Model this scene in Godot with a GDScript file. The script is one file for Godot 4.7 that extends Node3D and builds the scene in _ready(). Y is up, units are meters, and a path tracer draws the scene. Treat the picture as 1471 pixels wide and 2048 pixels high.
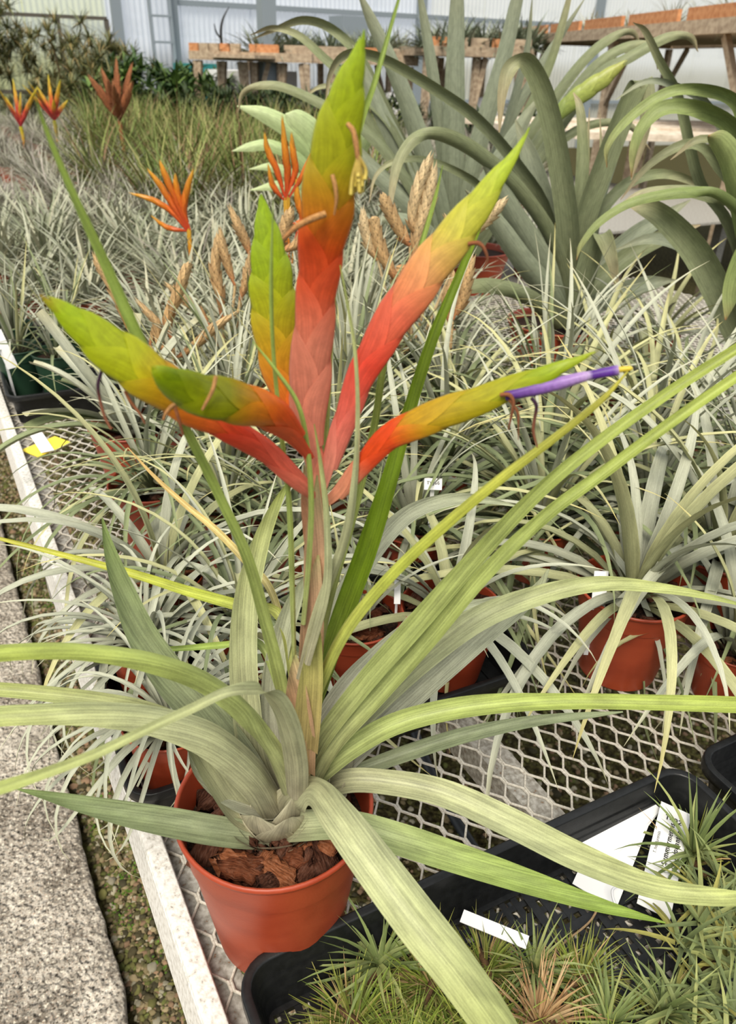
extends Node3D
# Greenhouse bench: a potted bromeliad in flower among silver air plants. World: bench surface at y = 0, bench runs along -z, x to the right.
const EYE := Vector3(0.0, 0.725, 0.0)
const PITCH := 30.45
const YAW := 29.5
const ROLL := 0.03
const FOCAL := 1538.0
const GROUND := -0.75
const WALL_Z := -13.5
const CROWN := Vector3(0.155, 0.16, -0.422)
const HERO_LEAVES := [
	["pale", [.1575,.1627,-.4164,-.0147,.0059,-.0077,.1635,.2041,-.3958,.0048,.0065,-.0128,.1719,.2241,-.3796,.0097,.0049,-.0051,.1733,.2377,-.3443,.0138,.004,-.0019,.1785,.2375,-.3011,.0157,.0038,-.0023,.1905,.2206,-.2541,.0163,.0041,-.0032,.2049,.1975,-.2173,.0154,.0044,-.0035,.2233,.1562,-.1897,.0144,.0043,-.0027,.244,.1016,-.1607,.0102,.0029,-.0016,.2531,.075,-.1441,.0017,.0005,-.0002]],
	["pale", [.1962,.1622,-.4175,.0026,.0042,-.008,.2107,.1906,-.3978,.0044,.0047,-.0087,.2341,.1978,-.3788,.0061,.0045,-.0079,.2728,.1985,-.3454,.008,.0049,-.0077,.3123,.1842,-.3059,.0092,.005,-.0076,.36,.1555,-.2674,.0086,.0051,-.0078,.4162,.1256,-.2298,.0061,.004,-.007,.4574,.1218,-.2008,.0041,.0029,-.0061,.4945,.1204,-.1798,.0021,.0015,-.0035,.5172,.1182,-.1669,.0003,.0002,-.0005]],
	["mid", [.1551,.1462,-.4121,.0068,.0063,-.0098,.168,.1703,-.3875,.0071,.0057,-.0099,.196,.1852,-.3602,.0075,.0049,-.0089,.2265,.183,-.3314,.0085,.0049,-.009,.2669,.1675,-.3028,.0078,.0047,-.0086,.3154,.1477,-.2696,.0063,.0038,-.007,.3647,.1286,-.236,.0036,.0022,-.0042,.41,.1159,-.2047,.0004,.0002,-.0005]],
	["lime", [.1769,.1737,-.417,-.0001,.0028,-.0074,.1958,.2029,-.4062,0,.0031,-.0086,.2235,.2317,-.3963,.0007,.0036,-.0095,.2578,.254,-.3827,.0021,.0041,-.0089,.3099,.2683,-.3589,.0031,.0042,-.0079,.3737,.2713,-.3286,.0029,.0034,-.0059,.4381,.2732,-.2922,.0031,.0033,-.0055,.5026,.2734,-.2556,.0032,.0035,-.0057,.5533,.2719,-.227,.0023,.0024,-.0035,.5922,.2623,-.205,.0003,.0003,-.0005]],
	["grey", [.2161,.1706,-.4177,.0003,.0019,-.0047,.2441,.1764,-.4134,.0007,.0026,-.0065,.2802,.1854,-.4044,.0013,.0031,-.0072,.3283,.1984,-.3887,.0017,.0031,-.0067,.385,.2076,-.3682,.0016,.0024,-.0049,.4314,.2128,-.3476,.0011,.0015,-.0028,.4647,.2142,-.3346,.0002,.0003,-.0006]],
	["pale", [.1848,.1746,-.424,-.0018,.002,-.0081,.2121,.2145,-.42,-.0023,.003,-.0115,.2485,.251,-.4167,-.002,.004,-.0134,.2916,.2898,-.4095,-.0011,.0046,-.0131,.3384,.3198,-.4002,.0002,.0046,-.0107,.3904,.3351,-.3881,.0016,.0045,-.0082,.4368,.3454,-.3676,.0025,.0039,-.0056,.4816,.3431,-.3422,.0024,.0028,-.0034,.5154,.3394,-.3173,.0016,.0016,-.0016,.5369,.3376,-.2937,.0004,.0004,-.0004]],
	["silver", [.2005,.1566,-.4266,-.0029,.0029,-.0082,.2369,.1871,-.429,-.004,.0043,-.012,.2837,.2195,-.4312,-.0035,.0054,-.0134,.3321,.2543,-.4268,-.0027,.0052,-.0121,.3754,.2801,-.4253,-.002,.0045,-.0101,.4035,.2992,-.4209,-.0016,.003,-.0071,.4183,.3186,-.4182,-.0014,.0011,-.0038,.4265,.333,-.4194,-.0004,.0001,-.0008]],
	["silver", [.1855,.1946,-.4351,-.003,.0014,-.006,.2292,.244,-.4448,-.0037,.0022,-.008,.2719,.265,-.4551,-.0024,.0026,-.0071,.3137,.2792,-.4602,-.0011,.0029,-.0064,.3596,.2797,-.4629,.0001,.0031,-.0057,.403,.2742,-.4614,.0008,.0021,-.0035,.4376,.2666,-.4533,.0003,.0006,-.0009]],
	["silver", [.1857,.1959,-.4464,-.005,.001,-.0058,.2184,.269,-.4624,-.0063,.0014,-.0074,.2506,.3177,-.4786,-.0063,.0022,-.0084,.2828,.3517,-.4892,-.0047,.0033,-.008,.3215,.3753,-.496,-.0021,.0042,-.0068,.3614,.3799,-.4964,.0003,.0043,-.0051,.3985,.3742,-.4927,.0012,.003,-.003,.4343,.3632,-.4839,.0004,.0007,-.0006]],
	["lime", [.1787,.1738,-.4159,-.0027,.001,-.0048,.1944,.2302,-.4128,-.0029,.0022,-.0071,.2282,.2941,-.3994,-.0022,.0032,-.0083,.266,.355,-.3838,-.002,.0034,-.0083,.3037,.4151,-.3682,-.0015,.0027,-.0065,.3389,.4659,-.354,-.0009,.0023,-.0049,.3733,.5035,-.3403,-.0005,.0022,-.0042,.4119,.5392,-.3242,-.0003,.0021,-.0036,.4495,.5697,-.3087,-.0002,.002,-.0031,.4771,.5936,-.2931,0,.0014,-.0019,.4958,.6053,-.2825,0,.0002,-.0003]],
	["lime", [.1825,.1707,-.4138,-.002,.0015,-.0049,.2031,.2362,-.4021,-.0022,.0025,-.0071,.2364,.2886,-.389,-.0016,.003,-.0076,.2707,.3423,-.3754,-.0015,.0027,-.0069,.3019,.4044,-.3577,-.0012,.0024,-.0059,.3373,.4515,-.3435,-.0006,.0021,-.0046,.372,.4857,-.3295,-.0004,.0021,-.0041,.4078,.5208,-.3151,-.0003,.0019,-.0037,.4447,.5546,-.2999,-.0002,.0018,-.0032,.4758,.5855,-.2823,-.0001,.001,-.0017,.4928,.6018,-.2727,0,.0002,-.0003]],
	["yellow", [.1758,.2346,-.4118,-.0043,.0007,-.0009,.1832,.2956,-.4019,-.0022,.0012,-.0044,.1991,.3629,-.3872,-.0016,.0018,-.0045,.2232,.4187,-.3678,-.0008,.002,-.004,.2503,.4651,-.3467,-.0004,.002,-.0036,.2771,.5055,-.3258,-.0003,.0018,-.0031,.3028,.5345,-.3113,-.0002,.0014,-.0025,.3225,.5582,-.3001,-.0002,.0009,-.0018,.3333,.5762,-.294,-.0001,.0002,-.0004]],
	["deep", [.1794,.1934,-.427,-.0036,.0009,-.0037,.1935,.26,-.4248,-.0048,.0014,-.0052,.2173,.3422,-.4228,-.0056,.0019,-.0065,.2394,.4067,-.4218,-.0056,.0019,-.0065,.2572,.4616,-.4232,-.0044,.0012,-.0049,.2727,.5127,-.4259,-.0033,.0009,-.0037,.2891,.5605,-.4281,-.0027,.0009,-.0031,.3069,.5991,-.4296,-.0019,.0008,-.0023,.32,.6337,-.4279,-.001,.0005,-.0012,.3255,.6507,-.4248,-.0002,.0001,-.0002]],
	["green", [.1918,.2712,-.4258,-.0016,.0003,-.002,.2082,.3701,-.4222,-.0022,.0005,-.0028,.2245,.4387,-.4187,-.002,.0006,-.0027,.2386,.5077,-.4165,-.0018,.0003,-.0022,.2461,.5558,-.418,-.0016,.0004,-.002,.2584,.594,-.4168,-.0014,.0005,-.0018,.2677,.6239,-.4172,-.0012,.0003,-.0015,.2764,.6511,-.4181,-.0008,.0002,-.001,.2795,.6721,-.4163,-.0002,0,-.0002]],
	["pale", [.1711,.3252,-.3973,-.003,.0007,-.0007,.1828,.3868,-.3906,-.0039,.0009,-.001,.1968,.4534,-.377,-.0033,.0006,-.0009,.1994,.5008,-.3697,-.0023,.0001,-.0004,.2003,.5442,-.3692,-.0015,0,-.0002,.1982,.5838,-.3704,-.0012,-.0001,-.0001,.194,.6107,-.3728,-.0008,-.0001,-.0001,.1905,.6303,-.3748,-.0003,-.0001,0]],
	["green", [.1944,.3201,-.43,-.002,.0002,-.0021,.2041,.4336,-.4303,-.0021,.0001,-.0022,.211,.5286,-.4321,-.002,.0001,-.002,.2168,.6064,-.4346,-.0019,.0002,-.002,.2247,.6468,-.4359,-.0017,.0003,-.0018,.2331,.6872,-.4368,-.0014,.0004,-.0015,.241,.7141,-.4324,-.0011,.0005,-.0013,.2495,.738,-.4333,-.0009,.0003,-.0009,.2551,.7601,-.4302,-.0005,.0002,-.0005,.2569,.7711,-.4291,-.0002,0,-.0002]],
	["green", [.1689,.2458,-.4157,-.0038,-.0002,-.0027,.1633,.3103,-.4132,-.0047,-.0005,-.0031,.1505,.3854,-.4089,-.0041,-.0006,-.0025,.1388,.4426,-.404,-.0036,-.0008,-.002,.1229,.4929,-.4015,-.0029,-.0009,-.0015,.1064,.5405,-.3994,-.0026,-.0009,-.0013,.0945,.5735,-.4004,-.0027,-.001,-.0014,.085,.601,-.4,-.0031,-.001,-.0016,.0737,.6396,-.4006,-.0024,-.0007,-.0013,.0637,.6717,-.4005,-.0017,-.0005,-.0009,.0569,.6966,-.3986,-.0009,-.0002,-.0005,.0543,.7084,-.3944,-.0002,0,-.0001]],
	["green", [.1735,.3774,-.3959,-.0014,.0002,-.0012,.1755,.4367,-.389,-.0015,.0002,-.0014,.1753,.482,-.3834,-.0015,.0001,-.0013,.1718,.5228,-.3796,-.0014,-.0001,-.001,.1653,.5536,-.3775,-.0012,-.0005,-.0008,.1547,.5742,-.3835,-.0008,-.0006,-.0005,.1445,.5902,-.3893,-.0002,-.0002,-.0001]],
	["green", [.1714,.3308,-.4086,-.0015,0,-.0007,.1696,.4042,-.4039,-.0019,0,-.0009,.1673,.4757,-.3994,-.0018,-.0001,-.0008,.16,.5363,-.392,-.0014,-.0001,-.0006,.156,.584,-.3886,-.0011,0,-.0005,.1544,.6238,-.3837,-.001,0,-.0004,.1566,.6633,-.3825,-.0002,0,-.0001]],
	["pale", [.1711,.3491,-.3858,-.0014,.0005,-.0023,.1831,.4161,-.379,-.0019,.0004,-.0027,.1846,.4675,-.3781,-.0024,0,-.0001,.1819,.5036,-.3796,-.0017,-.0002,0,.1777,.5376,-.382,-.0003,0,0]],
	["pale", [.1576,.1602,-.4394,-.0106,-.0027,-.0019,.1513,.1998,-.4602,-.0126,-.002,-.0034,.1538,.2445,-.476,-.0121,-.0005,-.0047,.1594,.2877,-.49,-.0113,.0006,-.0052,.17,.335,-.5013,-.0094,.0017,-.0053,.1864,.3756,-.5093,-.0063,.0022,-.0042,.202,.4062,-.5119,-.0033,.0017,-.0026,.2153,.4305,-.5101,-.0004,.0003,-.0003]],
	["silver", [.1695,.1682,-.4441,-.0083,-.0007,-.0035,.174,.2155,-.4645,-.0101,-.0004,-.0046,.1811,.2546,-.4778,-.0095,.0009,-.0055,.1945,.293,-.4874,-.0076,.002,-.0055,.2086,.3236,-.4909,-.005,.002,-.0043,.2192,.3466,-.4907,-.0006,.0003,-.0005]],
	["dark", [.1537,.1595,-.4301,-.0105,-.0029,.002,.1381,.198,-.4561,-.0142,-.0045,.0033,.1172,.2353,-.4852,-.0153,-.0055,.0044,.097,.2706,-.5081,-.0146,-.0047,.0036,.0833,.3077,-.5274,-.0126,-.0026,.0018,.0772,.3437,-.5423,-.0094,-.0011,.0007,.0736,.3771,-.5501,-.0053,-.0003,.0002,.0729,.4069,-.5562,-.0006,0,0]],
	["lime", [.1652,.1792,-.4063,-.0076,-.0018,-.0062,.1522,.2389,-.4079,-.0075,-.002,-.0057,.1337,.2979,-.4069,-.0066,-.003,.0057,.1058,.3436,-.4055,-.0045,-.0038,.0063,.0729,.3788,-.4011,-.003,-.0038,.0063,.038,.3999,-.4036,-.0019,-.0031,.0053,.005,.4136,-.4051,-.0012,-.0029,.0049,-.0317,.4206,-.4086,-.0007,-.0028,.0044,-.0583,.4171,-.4121,0,-.0002,.0004]],
	["pale", [.1576,.166,-.4164,-.0114,-.0042,.0083,.1391,.2178,-.4153,-.0122,-.0052,.0105,.109,.2703,-.4209,-.0091,-.0054,.0108,.0723,.3003,-.4302,-.0053,-.0052,.0097,.0331,.3214,-.4351,-.0032,-.0044,.0081,-.0041,.3299,-.4447,-.0024,-.0037,.0067,-.0402,.3352,-.4536,-.0015,-.0034,.0061,-.0749,.341,-.456,-.0001,-.0003,.0004]],
	["pale", [.1477,.1524,-.4162,-.0069,-.0045,.0074,.1228,.1771,-.4246,-.0106,-.0043,.0073,.1058,.225,-.4342,-.0106,-.0027,.0049,.0931,.2641,-.4414,-.0081,-.0033,.0053,.0688,.2908,-.4494,-.0048,-.0038,.0055,.0366,.3067,-.4618,-.0033,-.0034,.005,-.0013,.3179,-.4776,-.0026,-.0031,.0044,-.0385,.3259,-.4929,-.0018,-.0026,.0037,-.0714,.3355,-.5,-.0002,-.0003,.0004]],
	["pale", [.1621,.2042,-.3908,-.0073,.0004,-.006,.1577,.2566,-.3819,-.0081,.0001,-.0062,.1481,.3146,-.3701,-.0074,-.0006,-.0049,.1357,.355,-.3598,-.0058,-.0018,-.0024,.1179,.3816,-.3469,.0004,.0025,-.0038,.096,.3964,-.3363,-.0006,.0017,-.003,.0722,.4021,-.3268,-.0007,.0014,-.0027,.0449,.4055,-.3193,-.0006,.0013,-.0026,.0172,.4082,-.312,-.0004,.0013,-.0027,-.0077,.4103,-.3088,-.0001,.0014,-.0028,-.0352,.4126,-.3071,-.0001,.0016,-.0032,-.0548,.4128,-.3068,0,.0006,-.0011]],
	["dark", [.1531,.1462,-.4074,-.0033,-.0053,.009,.1274,.1572,-.4105,-.0045,-.0057,.0095,.096,.1755,-.4168,-.0058,-.0057,.0095,.0638,.1911,-.4292,-.006,-.0052,.0088,.033,.2069,-.4409,-.005,-.0042,.0071,.0035,.2241,-.4518,-.0033,-.0027,.0046,-.0168,.2385,-.4576,-.0016,-.0014,.0023,-.0334,.251,-.4612,-.0002,-.0002,.0003]],
	["yellow", [.1908,.2462,-.455,-.004,.0002,-.0003,.1968,.3036,-.4976,-.0048,-.001,.0004,.1733,.2994,-.5338,-.0036,-.0031,.0028,.1403,.2983,-.5755,-.0034,-.0029,.0027,.1017,.3019,-.6204,-.0027,-.0024,.0024,.0559,.3117,-.6577,-.0018,-.0018,.0018,-.0021,.3246,-.7021,-.0011,-.0011,.0011,-.0331,.3345,-.7196,-.0003,-.0003,.0003]],
	["straw", [.1998,.2763,-.4844,-.0022,-.0002,-.0002,.201,.3113,-.5297,-.0036,-.0007,0,.1894,.3284,-.5592,-.0034,-.0014,.0007,.1735,.3482,-.5912,-.0031,-.0015,.0008,.1566,.3622,-.6237,-.0024,-.0013,.0007,.1372,.385,-.6462,-.0016,-.0008,.0005,.1203,.4102,-.6673,-.0004,-.0002,.0001]],
	["green", [.1792,.2441,-.4501,-.0026,-.0002,0,.177,.281,-.4973,-.0033,-.0011,.0008,.1531,.2707,-.5223,-.0015,-.002,.0024,.1239,.2571,-.5503,-.0011,-.0016,.0021,.0876,.2525,-.5709,-.0006,-.0011,.0014,.0547,.2451,-.5895,-.0001,-.0003,.0004]],
	["silver", [.1614,.1599,-.4257,-.0059,-.0069,.0097,.1356,.1777,-.4288,-.0085,-.0074,.0101,.1131,.2014,-.4358,-.0095,-.0051,.0067,.1003,.2247,-.443,-.0087,-.0024,.0032,.0968,.2477,-.445,-.0053,-.0005,.0006,.0957,.2751,-.4399,-.0005,0,-.0003]],
]
const HERO_SHEATHS := [
	["silver", [.164,.1473,-.3898,.0037,.0048,-.006,.1674,.1614,-.3764,.004,.0063,-.0084,.173,.1761,-.364,.0029,.0051,-.0073,.1816,.1812,-.3568,.002,.0024,-.0032,.1873,.1777,-.3536,.0004,.0003,-.0003]],
	["silver", [.149,.1398,-.3983,-.0033,-.0059,.0083,.1308,.1517,-.3971,-.0056,-.0067,.0091,.1134,.1655,-.4012,-.0058,-.0043,.0054,.1033,.1764,-.4069,-.0024,-.0014,.0017,.0982,.1805,-.4098,-.0003,-.0002,.0002]],
	["silver", [.1453,.1391,-.4118,-.0085,.0012,-.0042,.1462,.1657,-.4056,-.0093,.0021,-.0055,.1485,.1882,-.3985,-.0055,.0022,-.0045,.1506,.2051,-.3916,-.0016,.0009,-.0016,.1525,.21,-.3905,-.0003,.0002,-.0003]],
	["tan", [.1645,.1534,-.401,-.0111,-.0053,.0041,.152,.1787,-.4023,-.0118,-.0051,.0038,.1436,.197,-.4071,-.0086,-.0025,.0014,.1422,.2059,-.4136,-.0025,-.0003,-.0001,.1414,.2137,-.414,-.0004,0,0]],
	["silver", [.1499,.1346,-.3954,-.007,.0026,-.0064,.1491,.154,-.3867,-.0109,-.001,-.0029,.1439,.1672,-.3839,-.0056,-.0024,.0011,.1394,.1789,-.3807,-.0007,-.0003,.0001]],
]
const STEM_SHEATHS := [
	["peach", [.1734,.2136,-.4074,-.01,-.0001,-.003,.1722,.2604,-.4047,-.0104,-.0003,-.0029,.1697,.301,-.4027,-.0085,-.0003,-.0023,.1687,.3307,-.4009,-.0047,0,-.0014,.1691,.3477,-.4007,-.0011,0,-.0003]],
	["peachgreen", [.1764,.2447,-.4011,-.0075,.0003,-.003,.1768,.2919,-.3975,-.0085,.0005,-.0036,.1783,.3305,-.3932,-.0071,.0007,-.0033,.1802,.3611,-.3898,-.0042,.0005,-.002,.1818,.3803,-.3877,-.0009,.0001,-.0005]],
	["peach", [.181,.3162,-.4031,-.0067,.0003,-.0028,.1819,.3572,-.4003,-.0075,.0004,-.0031,.1827,.3953,-.3976,-.0058,.0004,-.0025,.1839,.4225,-.3946,-.0028,.0003,-.0013,.1847,.4356,-.393,-.0006,.0001,-.0003]],
	["peach", [.1849,.3834,-.4009,-.0059,.0002,-.0027,.1845,.4162,-.3977,-.0067,.0001,-.003,.1835,.4508,-.3948,-.0058,.0001,-.0026,.1834,.4751,-.3926,-.0032,.0001,-.0015,.1833,.4982,-.3904,-.0004,0,-.0002]],
	["peach", [.189,.4226,-.4055,-.0061,-.0005,-.0017,.1874,.4473,-.4064,-.0066,-.0006,-.0018,.1853,.4707,-.4076,-.0055,-.0006,-.0014,.1837,.4858,-.4085,-.0025,-.0003,-.0007,.1828,.4968,-.409,-.0005,0,-.0001]],
]
const STEM := [
	["stem", [.1729,.1746,-.4123,-.0084,.0006,-.0043,.177,.2473,-.41,-.0079,.0006,-.0041,.1813,.3124,-.4075,-.0068,.0005,-.0036,.1846,.371,-.4057,-.0062,.0004,-.0032,.1876,.424,-.404,-.0059,.0004,-.003,.1897,.4721,-.4028,-.0054,.0002,-.0027,.1898,.4981,-.4027,-.0047,-.0003,-.0021,.1877,.5159,-.4039,-.0035,-.0005,-.0014]],
]
const SPIKES := [
	["tall", [.1883,.4882,-.4013,-.0047,-.0006,-.0015,.1844,.5211,-.4012,-.0083,-.0007,-.0028,.1828,.5519,-.3998,-.0111,.0002,-.0042,.1841,.5806,-.3968,-.0105,.0009,-.0042,.1852,.6075,-.3939,-.0099,.0009,-.004,.1864,.6299,-.3909,-.0105,.0013,-.0044,.1884,.6536,-.3874,-.012,.0018,-.005,.1907,.6782,-.3839,-.0117,.0021,-.0049,.1936,.7012,-.3799,-.0091,.0021,-.0039,.1967,.7185,-.3758,-.0053,.0016,-.0022,.1994,.7299,-.3732,-.0021,.0006,-.0009,.2004,.7369,-.3715,-.0004,.0001,-.0002]],
	["left_upright", [.1915,.5009,-.4202,-.0038,-.0011,-.0008,.1865,.5236,-.4287,-.0075,-.0022,-.0015,.1814,.5463,-.4351,-.0108,-.0022,-.0026,.1791,.5719,-.4387,-.0127,-.0012,-.0036,.1784,.5964,-.4414,-.013,-.0007,-.0038,.1779,.6171,-.4428,-.0108,-.0007,-.0032,.1769,.637,-.4445,-.0067,-.0006,-.0019,.1758,.652,-.4463,-.0021,-.0002,-.0006,.1752,.6566,-.4466,-.0005,-.0001,-.0001]],
	["low_left", [.1858,.4772,-.3947,-.0027,-.0021,-.0003,.1718,.4952,-.3911,-.0043,-.0035,.0008,.1523,.5187,-.3906,-.0046,-.0045,.0013,.1275,.5419,-.3874,-.0047,-.0055,.0018,.1083,.5578,-.3868,-.0062,-.007,.0023,.0906,.5756,-.3854,-.0081,-.008,.0025,.0751,.5905,-.3883,-.0083,-.0079,.0025,.0606,.6054,-.3908,-.0064,-.0058,.0018,.0488,.6184,-.3917,-.0029,-.0028,.0008,.0409,.626,-.3905,-.0004,-.0004,.0001]],
	["short_left", [.1759,.5154,-.383,-.0032,-.0017,-.0009,.1612,.5377,-.3741,-.0055,-.0036,-.0013,.1459,.5551,-.3656,-.0062,-.0067,-.0005,.1272,.5679,-.3589,-.0038,-.009,.004,.1092,.5769,-.3518,-.0034,-.009,.0043,.0938,.5853,-.3491,-.0051,-.0074,.0002,.083,.5951,-.346,-.0034,-.0035,-.0003,.0786,.5999,-.3462,-.0006,-.0005,-.0001]],
	["right_upright", [.1903,.4801,-.3979,-.003,.001,-.0025,.1968,.5031,-.3965,-.0045,.0016,-.0038,.2047,.5303,-.3943,-.0052,.002,-.0045,.2139,.5588,-.3914,-.0057,.003,-.0054,.2267,.5856,-.3865,-.0062,.0047,-.0066,.242,.6121,-.3801,-.0065,.0058,-.0073,.2567,.6345,-.3741,-.0058,.0058,-.0068,.2699,.6533,-.3689,-.0047,.0046,-.0054,.2808,.6715,-.3639,-.0028,.0025,-.0031,.2894,.6858,-.3602,-.0011,.0008,-.0012,.2942,.6962,-.3586,-.0003,.0002,-.0003]],
	["right_low", [.1875,.4716,-.3937,-.001,.0023,-.0023,.196,.4861,-.3832,-.0021,.0032,-.0036,.2039,.5059,-.373,-.0027,.0033,-.004,.2134,.5269,-.3618,-.0023,.0048,-.0048,.2271,.5418,-.3483,-.001,.0067,-.0053,.2438,.5541,-.3331,-.0005,.0069,-.005,.2619,.5671,-.3172,-.0005,.0055,-.0041,.2789,.5802,-.3018,-.0004,.0037,-.0028,.2905,.5887,-.2929,-.0002,.0016,-.0013,.2975,.5947,-.2867,0,.0004,-.0003]],
]
const FLOWER := [
	["purple_flower", [.2626,.566,-.3133,-.0001,.002,-.001,.2752,.5714,-.3039,-.0001,.0027,-.0014,.2852,.5761,-.2959,-.0001,.0026,-.0014,.2938,.5806,-.2888,-.0001,.002,-.0011,.2961,.5813,-.2875,0,.0018,-.0009,.302,.5836,-.283,0,.0019,-.001,.3082,.5858,-.2783,0,.002,-.001]],
]
const ANTHER := [
	["anther", [.3064,.5852,-.2793,0,.0012,-.0006,.3095,.5862,-.2776,0,.0016,-.0007,.3123,.5872,-.2748,.0001,.0013,-.0005,.3137,.5873,-.2741,.0001,.0005,-.0002]],
]
const WITHERED := [
	["plum", [.0632,.5852,-.3905,.0008,-.0003,.0002,.0604,.578,-.3909,.0009,-.0002,.0002,.0601,.5702,-.39,.0008,0,.0001,.0609,.561,-.3884,.0008,.0001,.0001,.0627,.555,-.3862,.0005,.0002,0]],
	["rust", [.0729,.5736,-.3885,.0009,.0003,.0001,.0747,.5677,-.3863,.0008,.0004,0,.0779,.5618,-.3833,.0007,.0003,0,.0794,.5566,-.3814,.0004,.0001,0]],
	["straw", [.0936,.5731,-.3607,.0001,-.001,.0005,.0894,.5732,-.3596,.0004,-.0009,.0005,.0858,.5702,-.3594,.0006,-.0005,.0004,.0839,.5668,-.3593,.0004,-.0002,.0002]],
	["straw", [.1079,.5916,-.3434,.0009,-.0003,.0004,.1054,.5852,-.3425,.0009,-.0004,.0004,.1018,.5787,-.3434,.0006,-.0004,.0004,.0996,.5754,-.3435,.0004,-.0003,.0002]],
	["rust", [.0943,.566,-.3741,.001,.0002,.0002,.0952,.5595,-.3724,.0009,.0001,.0002,.0961,.5513,-.3708,.0006,.0001,.0001]],
	["straw", [.1923,.6978,-.3714,.0008,.0008,.0004,.1933,.695,-.3674,.0011,.0006,.0005,.1937,.6891,-.3649,.0012,.0003,.0006,.1942,.6826,-.3635,.001,.0002,.0005]],
	["straw", [.1867,.6745,-.3769,.001,.0003,.0004,.1871,.6696,-.3744,.001,.0002,.0005,.1872,.6632,-.3732,.0008,0,.0004,.1863,.6559,-.3737,.0004,-.0001,.0002]],
	["straw", [.1836,.6558,-.3787,.0004,-.0017,.0005,.176,.6536,-.3795,.0005,-.0016,.0006,.1684,.6498,-.3815,.0007,-.0013,.0006,.1614,.6441,-.3832,.0004,-.0006,.0003]],
	["rust", [.2649,.6377,-.3637,0,.0012,-.0003,.2683,.6388,-.3595,.0004,.0012,0,.2711,.6359,-.3568,.0008,.0006,.0004,.2731,.63,-.3556,.0006,0,.0004,.2716,.6245,-.3565,.0004,-.0002,.0004]],
	["rust", [.2588,.5673,-.3131,.0002,.0012,-.0004,.2618,.5683,-.3092,.0007,.001,0,.2636,.5641,-.307,.0009,.0002,.0006,.2634,.5569,-.3071,.0006,0,.0006,.2628,.5478,-.3074,.0003,0,.0003]],
	["rust", [.2621,.5653,-.309,.0006,.0005,.0003,.2661,.5588,-.3056,.0007,.0003,.0004,.2667,.5514,-.3041,.0004,.0001,.0003,.2677,.5423,-.3035,.0002,0,.0002]],
	["plum", [.2725,.5669,-.3031,.0008,.0006,.0004,.2748,.5627,-.3007,.0008,.0002,.0006,.2741,.5547,-.2999,.0007,0,.0006,.2745,.5472,-.2997,.0007,.0002,.0005,.2776,.538,-.298,.0003,.0002,.0002]],
]
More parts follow.
